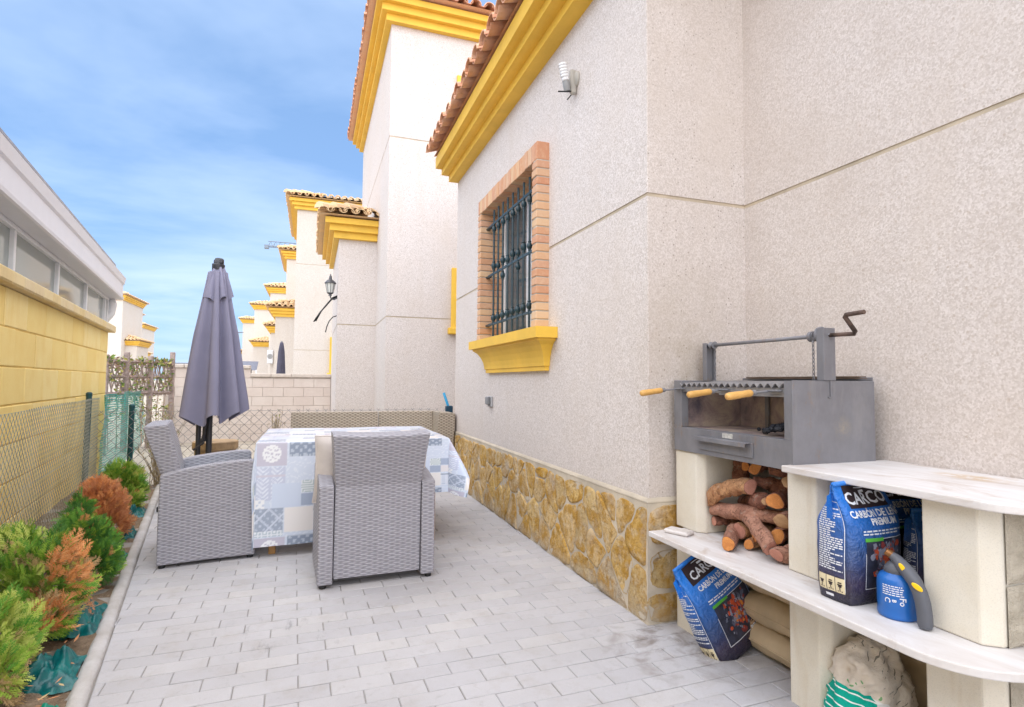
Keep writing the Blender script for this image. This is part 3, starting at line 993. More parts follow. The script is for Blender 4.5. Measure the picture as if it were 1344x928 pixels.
b.lathe([(0, -.012), (.045, -.012), (.05, 0), (0, 0)], (.383, c[1], c[2]-.02), 12, mat=Matrix.Rotation(R(-90), 3, 'Y'))
b.build('lamp_body', LM, cl, smooth=True, angle=30)
b = MB(); b.lathe([(.045, .06), (.078, .222)], c, 8); b.build('lamp_glass', m_solid('frosted_glass', (.62, .63, .60), .15, .5, var=0), cl)
BLACK = m_solid('black_plastic', (.018, .018, .02), .45, .4, var=0)
def wire_thing(name, label, cat, pts, r, mat, n=6):
    m = MB()
    for p in pts: m.tube(p, r, n)
    return tag(m.build(name, mat, None, smooth=True), label, cat)
wire_thing('cable', 'thick black cable bundle with frayed end hanging off the neighbouring bay', 'cable',
           [[(.39, 10.6, 2.72), (.30, 10.6, 2.675), (.20, 10.6, 2.54), (.12, 10.6, 2.43), (.05, 10.6, 2.32), (0, 10.59, 2.235)],
            [(.39, 10.62, 2.70), (.29, 10.62, 2.65), (.19, 10.61, 2.52), (.11, 10.6, 2.42), (.02, 10.58, 2.27)], [(.12, 10.6, 2.43), (.03, 10.62, 2.25)]], .013, BLACK)
wire_thing('cable', 'single thin black cable curling below the thicker bundle', 'cable',
           [[(.39, 10.6, 2.36), (.32, 10.6, 2.335), (.26, 10.6, 2.26), (.22, 10.6, 2.16), (.20, 10.6, 2.055)]], .010, BLACK)

# ------------------------------------------------------------------ block wall behind, other far things
def m_block(name, stops, dirt):
    t = NT(name, .9, spec=.15); p = t.pos()
    c = t.ramp(t.island(), stops)
    c = t.mix(t.rng(t.noise(1, 5, .7, p, stretch=(6, 6, .9)), .52, .72, 0, .5), c, dirt)
    c = t.mix(t.rng(t.noise(3.2, 6, .7, p), .42, .72, 0, .55), c, dirt)
    c = t.mix(t.rng(t.noise(240, 2, .7, p), .52, .75, 0, .25), c, tuple(x*.6 for x in dirt))
    t.base(c)
    return t.bump(t.noise(150, 4, .7, p), .35, .005).mat
bw = thing('block_wall', 'low beige block wall closing the plot behind the wire fence', 'wall', (-1.2, 12.84, 0))
core = MB(); core.bx(-2.75, -1.2, 12.852, 13.0, -.1, 1.42); core.bx(-1.2, .375, 12.852, 13.0, -.1, 1.26)
core.build('joints', m_mortar('wall_joint', (.60, .52, .46), 60), bw)
bb = MB()
for j in range(8):
    z0 = -.09+j*.19
    for i in range(12):
        x0 = -2.76+i*.40-(.2 if j % 2 else 0)
        x1 = x0+.392
        x0 = max(x0, -2.76); x1 = min(x1, .37)
        if z0+.1 > 1.26:
            x1 = min(x1, -1.2)
        if x1-x0 < .04: continue
        bb.bx(x0, x1, 12.84+rnd.uniform(-.002, .002), 13.0, z0, min(z0+.185, 1.43), .003)
bb.build('blocks', m_block('beige_block', [(0, (.66, .57, .51)), (.5, (.69, .60, .54)), (1, (.72, .64, .58))], (.60, .50, .44)), bw)
cc = MB()
for k in range(4): cc.bx(-2.80+k*.4, -2.41+k*.4, 12.80, 13.04, 1.43, 1.50, .01)
for k in range(4): cc.bx(-1.2+k*.395, -.81+k*.395, 12.80, 13.04, 1.262, 1.335, .01)
cc.build('coping', m_solid('coping_stone', (.66, .58, .51), .9, .2, var=.1, bump=.2), bw)

ac = thing('air_conditioner', 'white air conditioner box on the side of a far pale house', 'air conditioner', (-2.2, 32.1, 2.7))
b = MB(); b.bx(-2.23, -1.95, 31.78, 32.15, 2.05, 2.75, .02); b.build('casing', WHITE_ALU, ac)
b = MB(); b.lathe([(0, 0), (.13, 0), (.13, .01), (0, .01)], (-2.09, 31.775, 2.42), 16, mat=Matrix.Rotation(R(90), 3, 'X')); b.build('fan_grille', GREY_P, ac)
CANVAS2 = m_solid('dark_canvas', (.10, .095, .13), .85, .2)
fu = thing('parasol', 'small dark closed parasol standing on the far neighbour terrace', 'parasol', (-.73, 15, 0))
b = MB(); b.lathe([(.0, 2.14), (.04, 2.12), (.075, 1.9), (.11, 1.3), (.13, 1.0), (0, .98)], (-.73, 15, 0), 10); b.build('canopy', CANVAS2, fu, smooth=True)
b = MB(); b.tube([(-.73, 15, 0), (-.73, 15, 2.16)], .02, 8); b.lathe([(0, 0), (.22, 0), (.22, .06), (.04, .09), (0, .09)], (-.73, 15, 0), 16); b.build('pole', GREY_P, fu)
cr = thing('crane', 'distant lattice crane jib poking out above the row of houses', 'crane', (-2, 90, 0))
b = MB()
P0 = Vector((-6.6, 90, 21.1)); P1 = Vector((8, 90, 21.2))
def jib(o): return [P0+o, P1+o]
for o in (Vector((0, -.4, -.25)), Vector((0, .4, -.25)), Vector((0, 0, .5))): b.tube(jib(o), .07, 4)
for k in range(22):
    t0 = P0.lerp(P1, k/22); t1 = P0.lerp(P1, (k+.5)/22); t2 = P0.lerp(P1, (k+1)/22)
    for s in (-.4, .4):
        b.tube([t0+Vector((0, s, -.25)), t1+Vector((0, 0, .5)), t2+Vector((0, s, -.25))], .045, 4)
b.bx(-7.1, -6.5, 89.6, 90.4, 20.5, 21.0)
CRM = m_solid('crane_grey', (.22, .26, .32), .6)
b.build('jib', CRM, cr)
b = MB()
for sx in (-.5, .5):
    for sy in (-.5, .5): b.tube([(6+sx, 90+sy, 0), (6+sx, 90+sy, 23)], .09, 4)
for k in range(22): b.tube([(5.5, 89.5, k), (6.5, 89.5, k+1)], .05, 4)
b.build('mast', CRM, cr)
dk = thing('canopy_roof', 'dark grey flat awning roof low between the far houses', 'roof', (-3.4, 34, 0))
b = MB(); b.prism([(-4.1, 2.25), (-2.9, 2.25), (-2.9, 1.72), (-3.9, 1.72)], lambda u, v, t: (u, 34+t+(v-1.7)*2.0, v), 0, .08); b.build('roof_sheet', m_solid('slate_sheet', (.16, .17, .22), .5), dk)
b = MB()
for x in (-4.0, -2.95):
    b = MB(); b.bx(x, x+.08, 34.0, 34.08, 0, 1.75); b.build('post', WHITE_ALU, dk)
fb_ = thing('house', 'faint grey flat-roofed house on the skyline behind the parasol', 'house', (-10.5, 60, 0))
b = MB(); b.bx(-12.4, -8.2, 60, 64, 0, 2.75); b.bx(-10.7, -9.0, 60.4, 63, 2.75, 3.6); b.build('wall', m_solid('grey_render', (.36, .38, .43), .9), fb_)
b = MB()
for k in range(6): b.bx(-10.6+k*.28, -10.45+k*.28, 60.37, 60.39, 3.0, 3.4)
b.build('window', m_dark, fb_)
st = thing('street_lamp', 'thin grey street lamp pole between the far houses', 'street lamp', (-5.9, 50, 0))
b = MB(); b.tube([(-5.9, 50, 0), (-5.9, 50, 4.9)], [.07, .04], 8); b.build('pole', CRM, st)
b = MB(); b.tube([(-5.9, 50, 4.88), (-5.7, 50, 4.98), (-5.3, 50, 5.0)], [.05, .06, .04], 8); b.build('lamp_head', CRM, st)

# ------------------------------------------------------------------ yellow building on the left
YA = R(8.4); YP = Vector((-2.3, 6.82)); YD = Vector((-math.sin(YA), math.cos(YA))); YN = Vector((YD.y, -YD.x))
def yw(u, z, t):
    q = YP+YD*u+YN*t
    return (q.x, q.y, z)
def ybox(mb, u0, u1, z0, z1, t0, t1, b=0.0, mi=0):
    M = Matrix(((YN.x, YD.x, 0), (YN.y, YD.y, 0), (0, 0, 1)))
    c = yw((u0+u1)/2, (z0+z1)/2, (t0+t1)/2)
    mb.cbox(c, (abs(t1-t0), u1-u0, z1-z0), b, M, mi)
yb = thing('garage', 'yellow block building with white glazed porch and gutter along the left boundary', 'building', (-2.3, 6.82, 0))
UE = 2.31
m = MB(); ybox(m, -8, UE-.006, -.1, 1.82, -.2, -.0042); m.build('mortar_joints', m_mortar('yellow_joint', (.72, .48, .15), 14), yb)
m = MB()
for j in range(7):
    z1 = 1.828-j*.276; z0 = z1-.269
    off = .27 if j % 2 else .0
    for i in range(20):
        u0 = UE-.54*(i+1)+off; u1 = u0+.531
        u1 = min(u1, UE)
        if u1-u0 < .05: continue
        ybox(m, u0+rnd.uniform(0, .002), u1, z0+rnd.uniform(-.002, .002), z1, -.2, rnd.uniform(-.0025, .0025), .006)
m.build('block_wall', m_block('yellow_block', [(0, (.86, .66, .25)), (.5, (.88, .70, .30)), (1, (.90, .74, .36))], (.82, .58, .20)), yb)
m = MB()
for i in range(40):
    u1 = 2.42-i*.27
    ybox(m, u1-.264, u1, 1.832, 1.925, -.22, .075+rnd.uniform(-.003, .003), .012)
m.build('brick_coping', m_block('pale_coping', [(0, (.74, .58, .30)), (.5, (.78, .64, .38)), (1, (.72, .60, .40))], (.62, .47, .25)), yb)
m = MB()
for a, c_ in ((1.927, 1.965), (2.262, 2.295)): ybox(m, -8, UE-.02, a, c_, -.07, .0, .004)
for u in (-5.6, -4.3, -3.1, -1.845, -.53, .80, 2.04, 2.245): ybox(m, u-.02, u+.025, 1.965, 2.262, -.06, -.004, .004)
fr = m.build('window_frame', WHITE_ALU, yb)
m = MB(); ybox(m, -8, UE-.05, 1.96, 2.265, -.04, -.034); m.build('pane', m_glass('porch_glass', alpha=.62), fr)
m = MB(); ybox(m, -8, UE-.3, 1.2, 3.2, -1.9, -1.8); ybox(m, -8, UE-.05, 1.8, 1.83, -1.8, -.2); m.build('inner_wall', m_solid('inner_white', (.66, .66, .64), .8), yb)
m = MB()
FA = m_solid('grey_white_fascia', (.70, .69, .73), .4, .45, var=.02)
prof_f = [(-.10, 2.297), (.13, 2.297), (.145, 2.305), (.15, 2.33), (.135, 2.345), (.135, 2.50), (.15, 2.52), (.165, 2.60), (.155, 2.605), (.05, 2.56), (-.9, 2.80), (-1.9, 2.95)]
pth = [tuple(YP+YD*u) for u in (2.42, -8)]
pth = pth[::-1]
m.sweep(pth, [(-d, z) for d, z in prof_f]);
n = len(prof_f); m.f.append(tuple(range(n, 2*n))); m.m.append(0)
m.build('fascia', FA, yb)
m = MB(); ybox(m, -8, 1.5, 2.607, 2.635, .06, .16, .005); ybox(m, 1.52, 2.75, 2.603, 2.63, .02, .12, .005); m.build('gutter_edge', m_solid('gutter_grey', (.34, .34, .38), .4), yb)
m = MB(); m.tube([yw(2.36, 2.30, .0), yw(2.40, 2.22, .02), yw(2.41, 2.10, .0), yw(2.37, 2.0, -.06), yw(2.33, 1.96, -.14)], .055, 12); m.build('downpipe', WHITE_ALU, yb, smooth=True)

# ------------------------------------------------------------------ wire fences
GALV = m_solid('weathered_wire', (.48, .50, .46), .5, .4, .3, var=.2, nsc=3)
GALV2 = m_solid('bare_wire', (.33, .31, .31), .5, .4, .4, var=.2)
TEAL = m_solid('teal_fence_post', (.006, .075, .085), .35, .45, var=.2)
def chainlink(mb, fn, L, H, w, h, r, seed, seg=14, amp=.012):
    """two families of wires over an L x H sheet; fn(u, z, t)"""
    for fam in (0, 1):
        n = int(L/w)+int(H/h)+2
        k0 = -int(H/h)-1
        for k in range(k0, int(L/w)+1):
            # line u = k*w + z*w/h  (or mirrored)
            pts = []
            for i in range(seg+1):
                z = H*i/seg
                u = k*w + z*w/h if fam == 0 else (k+int(H/h)+1)*w - z*w/h
                if u < 0 or u > L: continue
                dz = amp*noise.noise((u*1.3, z*1.5, seed))*1.2
                du = amp*noise.noise((u*2, z*2, seed+7))
                t = .02*noise.noise((u*.9, z*1.2, seed+3)) + (r*1.1 if fam else -r*1.1)
                pts.append(fn(u+du, z+dz*(z/H), t))
            if len(pts) > 1: mb.tube(pts, r, 4, cap=False)
FA_ = R(9.0); FP = Vector((-2.1, 6.82)); FD = Vector((-math.sin(FA_), math.cos(FA_))); FN = Vector((FD.y, -FD.x))
def fl(u, z, t):
    q = FP+FD*(u-5.4)+FN*t
    return (q.x, q.y, z)
lf = thing('wire_fence', 'sagging chain link fence along the yellow wall behind the shrubs', 'fence', (-2.1, 6.82, 0))
m = MB(); chainlink(m, fl, 6.0, 1.0, .066, .066, .0017, 3, 16, .014); 
for z in (.99, .5, .06): m.tube([fl(u*.3, z+.02*noise.noise((u, z, 2)), .004) for u in range(21)], .0017, 4)
m.build('wire_mesh', GALV, lf)
for u, lean in ((5.4, .0), (2.4, .02), (-.6, 0)):
    m = MB()
    a, b_ = Vector(fl(u, -.05, -.02)), Vector(fl(u+.04+lean, 1.05, -.02))
    m.tube([a, b_], .026, 10); m.lathe([(.029, -.03), (.03, 0), (.02, .012), (0, .014)], b_, 10)
    m.build('post', TEAL, lf, smooth=True, angle=40)
bf = thing('wire_fence', 'wide-meshed chain link fence across the far end behind the sofas', 'fence', (-.3, 7.3, 0))
m = MB(); chainlink(m, lambda u, z, t: (-2.25+u, 7.3+t, z), 3.95, .86, .105, .105, .0024, 11, 10, .012)
for z in (.84, .45): m.tube([(-2.25+u*.25, 7.302, z+.012*noise.noise((u*.4, z, 5))) for u in range(16)], .0019, 4)
m.build('wire_mesh', GALV2, bf)
for x in (-1.87, .4):
    m = MB(); zt = .91 if x < 0 else .80
    m.tube([(x, 7.33, -.05), (x, 7.33, zt)], .027, 10); m.lathe([(.03, -.03), (.031, 0), (.02, .012), (0, .014)], (x, 7.33, zt), 10)
    m.build('post', TEAL, bf, smooth=True, angle=40)
# green shade net further along
net = MB()
NU, NZ = 46, 12
def m_net():
    t = NT('green_net', .7, (.03, .22, .19), .3)
    s = t.n('ShaderNodeSeparateXYZ', {0: t.pos()})
    a = t.math('FRACT', t.math('MULTIPLY', s.outputs[1], 26)); b = t.math('FRACT', t.math('MULTIPLY', s.outputs[2], 34))
    hole = t.math('MULTIPLY', t.math('GREATER_THAN', a, .34), t.math('GREATER_THAN', b, .34))
    t.t.links.new(t.math('SUBTRACT', 1.0, t.math('MULTIPLY', hole, .82)), t.b.inputs['Alpha'])
    t.base(t.mix(t.rng(t.noise(5, 4, .6, t.pos()), .35, .7, 0, 1), (.035, .26, .23), (.05, .36, .30)))
    return t.mat
for i in range(NU+1):
    u = 6.15+5.2*i/NU
    for j in range(NZ+1):
        z = 1.02*j/NZ
        net.v.append(fl(u, z*(1+.05*noise.noise((u*1.1, 0, 8)))-.02, .05*noise.noise((u*2.2, z*2, 1))+.02*noise.noise((u*7, z*5, 4))))
for i in range(NU):
    for j in range(NZ):
        a = i*(NZ+1)+j; net.f.append((a, a+NZ+1, a+NZ+2, a+1)); net.m.append(0)
nt_ = net.build('shade_net', m_net(), None, smooth=True)
tag(nt_, 'torn teal green shade net hung below the wooden trellis', 'net')
# trellis with climber
WOODG = m_solid('weathered_timber', (.48, .38, .35), .85, .2, var=.25, nsc=14, bump=.3)
tr = thing('trellis', 'weathered timber trellis rails and posts beyond the green net', 'trellis', (-2.8, 11.6, 0))
T0, T1 = Vector((-2.55, 12.5)), Vector((-3.2, 11.0))
def tp(u, z, t=0):
    q = T0.lerp(T1, u); return Vector((q.x, q.y+t, z))
for u, zt in ((.0, 1.72), (.36, 1.62), (.72, 1.66), (1.0, 1.6)):
    m = MB(); q = tp(u, 0); m.bx(q.x-.04, q.x+.04, q.y-.04, q.y+.04, -.1, zt, .006); m.build('post', WOODG, tr)
m = MB()
for z in (1.5, 1.24, .95): m.tube([tp(-.02, z), tp(1.02, z)], .032, 4)
m.build('rails', WOODG, tr)
m = MB()
for k in range(14):
    u = .05+k*.07
    m.tube([tp(u-.06, .9, .03), tp(u+.06, 1.5, .03)], .013, 4); m.tube([tp(u+.06, .9, .045), tp(u-.06, 1.5, .045)], .013, 4)
m.build('lattice', WOODG, tr)
LEAF_G = [m_leaf('leaf_mid', (.11, .20, .04), (.20, .29, .06)), m_leaf('leaf_yellow', (.34, .36, .08), (.45, .40, .12)), m_leaf('leaf_dry', (.46, .33, .25), (.34, .22, .18))]
def leaf_cloud(mb, n, pos, size, seed, w=.5, mats=(0, 0, 1, 2)):
    r = random.Random(seed)
    for _ in range(n):
        c = Vector(pos(r)); l = size*r.uniform(.6, 1.3)
        d = Vector((r.gauss(0, 1), r.gauss(0, 1), r.gauss(0, .8))).normalized()
        s = d.cross(Vector((r.gauss(0, 1), r.gauss(0, 1), r.gauss(0, 1)))).normalized()*l*w*.5
        up = d.cross(s).normalized()*l*.12
        mb.add([c, c+d*l*.5+s+up, c+d*l, c+d*l*.5-s+up], [(0, 1, 2, 3)], r.choice(mats))
m = MB()
def vp(r):
    u = r.random(); z = .25+1.27*r.random()**.6
    if noise.noise((u*5, z*4, 3)) < -.15: z = 1.45+.12*r.random()
    q = tp(u, z, r.gauss(0, .09)); return q
leaf_cloud(m, 1150, vp, .075, 5, .5, (0, 0, 1, 1, 2, 2))
for k in range(9): 
    u = k/8.5; m.tube([tp(u, 0, .05), tp(u+.03, .6, .08), tp(u-.02, 1.1, .04), tp(u+.05, 1.5, .05)], .008, 4, 2)
vine = m.build('climbing_plant', LEAF_G, None)
tag(vine, 'patchy climber with yellowing leaves grown over the timber trellis', 'climber')
# dry straggly plants behind the back fence
DRY = [m_leaf('dry_stem', (.42, .33, .20), (.30, .24, .15)), LEAF_G[0]]
def dry_plant(x, y, h, n, label, seed, nm='dry_shrub', cat='shrub', green=.2, spread=.3):
    r = random.Random(seed); mb = MB()
    for k in range(n):
        a = r.uniform(0, 6.28); s = r.uniform(.1, 1)*spread; hh = h*r.uniform(.45, 1)
        p0 = Vector((x+r.gauss(0, .04), y+r.gauss(0, .04), -.04)); p1 = Vector((x+math.cos(a)*s, y+math.sin(a)*s, hh))
        pm = p0.lerp(p1, .5)+Vector((0, 0, hh*.15))
        mb.tube([p0, pm, p1], [.004, .003, .0015], 4, 0)
        for q in range(5):
            c = pm.lerp(p1, r.random()); d = Vector((r.gauss(0, 1), r.gauss(0, 1), r.gauss(.4, .6))).normalized()*.05
            sd_ = d.cross(Vector((0, 0, 1))).normalized()*.008
            mb.add([c, c+d*.5+sd_, c+d, c+d*.5-sd_], [(0, 1, 2, 3)], 1 if r.random() < green else 0)
    o = mb.build(nm, DRY, None); return tag(o, label, cat)
dry_plant(-1.62, 7.55, .95, 60, 'tall straggly dry plant by the green net and fence corner', 3, green=.3, spread=.35)
dry_plant(-1.15, 8.4, .42, 50, 'low greenish weed tuft beside the round wooden stand', 4, green=.8, spread=.25)
dry_plant(-.42, 7.9, .85, 40, 'thin dry stalks beyond the fence right of the parasol', 5, green=.1, spread=.12)
# ------------------------------------------------------------------ rattan furniture
WEAVE = m_weave('grey_rattan', (.425, .412, .455), (.235, .227, .255), .0112, .066)
WEAVE_B = m_weave('brown_rattan', (.50, .43, .34), (.19, .15, .115), .016, .06)
def bevel(o, w=.008, n=2):
    m = o.modifiers.new('bevel', 'BEVEL'); m.width = w; m.segments = n; m.limit_method = 'ANGLE'; m.angle_limit = R(35)
    return o
def pillow(mb, w, h, t, M, nx=22, nz=16, seed=0, wr=.004):
    def P(i, j, sd):
        x = -1+2*i/nx; z = -1+2*j/nz
        e = max(0, 1-abs(x)**3.2)**.55*max(0, 1-abs(z)**3.2)**.55
        pin = 1-.05*(1-abs(x)**2)*abs(z)**6*0 - .035*(1-z*z)*abs(x)**4
        pin2 = 1-.035*(1-x*x)*abs(z)**4
        k = noise.noise((x*2.2+seed, z*2.2, sd*3.0))*wr*2 + noise.noise((x*6+seed, z*6, sd*3.0))*wr
        return M @ Vector((x*w/2*pin, sd*(t/2*e+k*e), z*h/2*pin2))
    b0 = len(mb.v)
    for sd in (-1, 1):
        vs_ = [P(i, j, sd) for i in range(nx+1) for j in range(nz+1)]
        fs = []
        for i in range(nx):
            for j in range(nz):
                a = i*(nz+1)+j
                q = (a, a+1, a+nz+2, a+nz+1)
                fs.append(q if sd > 0 else q[::-1])
        mb.add(vs_, fs)
    rim = [(i, 0) for i in range(nx)] + [(nx, j) for j in range(nz)] + [(i, nz) for i in range(nx, 0, -1)] + [(0, j) for j in range(nz, 0, -1)]
    mb.tube([P(i, j, .0) for i, j in rim]+[P(*rim[0], 0.)], .0045, 6, cap=False)
def make_chair(name, label):
    t = thing(name, label, 'armchair')
    for s in (-1, 1):
        m = MB()
        prof = [(-.285, .022), (.0, .026), (.283, .022), (.287, .35), (.286, .640), (.275, .656), (.20, .658), (.06, .648), (-.10, .628), (-.27, .592), (-.283, .585), (-.286, .3)]
        a, b = (.258, .342) if s > 0 else (-.342, -.258)
        m.prism(prof, lambda u, v, w: (w*(1+.0*v), u, v), a, b)
        bevel(m.build('armrest', WEAVE, t, local=True, boxuv=True), .009)
    m = MB()
    nx = 14
    rows = [(-.281, .045), (-.283, .2), (-.287, .4), (-.294, .58), (-.335, .70), (-.378, .82), (-.398, .885), (-.385, .897), (-.268, .905), (-.258, .893), (-.212, .74), (-.175, .58), (-.17, .4), (-.17, .25)]
    vs_ = []
    for (y, z) in rows:
        hw = .2535 if z < .59 else .2535+.028*(z-.59)/.3
        for i in range(nx+1):
            x = -1+2*i/nx
            dip = -.010*(1-x*x) if z > .8 else 0
            cur = -.018*(1-x*x)*min(1, max(0, (z-.3)/.5))
            vs_.append((x*hw, y+cur+.012, z+dip))
    fs = []
    W = nx+1; L = len(rows)
    for r in range(L-1):
        for i in range(nx):
            fs.append((r*W+i, r*W+i+1, (r+1)*W+i+1, (r+1)*W+i))
    fs.append(tuple(r*W for r in range(L))); fs.append(tuple((L-1-r)*W+nx for r in range(L)))
    fs.append(tuple([i for i in range(nx, -1, -1)] + [(L-1)*W+i for i in range(nx+1)]))
    m.add(vs_, fs)
    bevel(m.build('backrest', WEAVE, t, local=True, boxuv=True), .006)
    m = MB(); m.bx(-.253, .253, -.225, .275, .10, .36, .012); m.build('seat', WEAVE, t, local=True, boxuv=True)
    m = MB()
    for sx in (-.31, .31):
        for sy in (-.255, .255):
            m = MB(); m.lathe([(0, 0), (.018, 0), (.02, .006), (.02, .03), (0, .03)], (sx, sy, 0), 12)
            m.build('foot', BLACK, t, local=True)
    return t
ch = make_chair('rattan_armchair', 'grey rattan armchair with its back to the camera in front of the tablecloth')
ch.location = (.383, 3.79, 0); ch.rotation_euler = (0, 0, R(2.5))
ch2 = copy_tree(ch)
ch2['label'] = 'grey rattan armchair side-on by the kerb at the left end of the table'
ch2.location = (-.672, 4.555, 0); ch2.rotation_euler = (0, 0, R(-90+9))
for c in (ch, ch2): c['group'] = 'grey rattan armchairs at the table'
CUSH = m_solid('beige_cushion', (.72, .66, .63), .9, .15, var=.08, nsc=9, bump=.25, bsc=500)
CUSH_B = m_solid('pale_blue_cushion', (.58, .70, .74), .9, .15, var=.06, bump=.2, bsc=500)
cm = MB()
pillow(cm, .70, .44, .15, Matrix.Translation((.372, 3.725, .655)) @ Matrix.Rotation(R(2.5), 4, 'Z') @ Matrix.Rotation(R(16), 4, 'X'), seed=3)
tag(cm.build('back_cushion', CUSH, None, smooth=True), 'beige piped back cushion standing on the armchair with its back to the camera', 'cushion')
cm = MB()
pillow(cm, .49, .50, .15, Matrix.Translation((-.62, 4.56, .45)) @ Matrix.Rotation(R(9), 4, 'Z') @ Matrix.Rotation(R(90), 4, 'X'), seed=5)
tag(cm.build('seat_cushion', CUSH_B, None, smooth=True), 'pale blue seat cushion lying in the side-on armchair', 'cushion')
# table under its cloth
WOOD = m_solid('varnished_wood', (.52, .27, .09), .45, .4, var=.2, nsc=20)
TX0, TX1, TY0, TY1, TZ = -.345, .985, 4.27, 5.46, .772
tb = thing('garden_table', 'wooden table hidden under the patchwork cloth, one leg foot showing', 'table', (.32, 4.87, 0))
m = MB(); m.bx(TX0+.01, TX1-.01, TY0+.01, TY1-.01, TZ-.035, TZ-.006, .006); m.build('tabletop', WOOD, tb)
for (x, y) in ((-.235, 4.33), (.88, 4.33), (-.235, 5.38), (.88, 5.38)):
    m = MB(); m.bx(x-.022, x+.022, y-.022, y+.022, 0, TZ-.036, .004); m.build('leg', WOOD, tb)
# tablecloth with its printed patchwork
def m_cloth():
    t = NT('printed_oilcloth', .25, spec=.6)
    a = t.n('ShaderNodeAttribute', attribute_name='print')
    t.base(a.outputs['Color'])
    return t.bump(t.noise(9, 3, .5), .12, .01).mat
cw, cd = TX1-TX0, TY1-TY0
oL, oR_, oF, oB = .20, .24, .705, .35
st_ = .0075
na = int((cw+oL+oR_)/st_); nb_ = int((cd+oF+oB)/st_)
A, B = np.meshgrid(np.linspace(-oL, cw+oR_, na+1), np.linspace(-oF, cd+oB, nb_+1), indexing='ij')
def cloth_pos(A, B):
    ex = np.where(A < 0, A, np.where(A > cw, A-cw, 0)); ey = np.where(B < 0, B, np.where(B > cd, B-cd, 0))
    tt = np.clip((A-.55)/.45, 0, 1); ey = np.where(ey < 0, ey*(1-.42*tt*tt*(3-2*tt)), ey)
    bx_ = np.clip(A, 0, cw); by_ = np.clip(B, 0, cd)
    r = np.hypot(ex, ey)
    phi = np.arctan2(np.abs(ey), np.abs(ex)+1e-9)
    al = .035 + np.where(ex < 0, .10, .60)*np.sin(2*phi)**2 * (r > 0) * np.clip(1.0-.25*r, 0, 1)
    rr = np.maximum(r-.008, 0)
    # ripples along the hanging edges
    along = np.where(np.abs(ey) > np.abs(ex), A, B)
    rip = np.sin(along*9.0+1.2)*.010+np.sin(along*21+2.0)*.004
    out = rr*np.sin(al) + rip*np.clip(rr*1.6, 0, 1)
    dn = rr*np.cos(al)
    ux = np.where(r > 1e-6, ex/np.maximum(r, 1e-6), 0); uy = np.where(r > 1e-6, ey/np.maximum(r, 1e-6), 0)
    X = TX0+bx_+ux*(out+np.minimum(r, .008)); Y = TY0+by_+uy*(out+np.minimum(r, .008))
    Z = TZ-dn+.0025*np.sin(A*7+B*3)*(r < .01)*np.sin(B*5-A*2)
    return X, Y, np.maximum(Z, .012)
X, Y, Zc = cloth_pos(A, B)
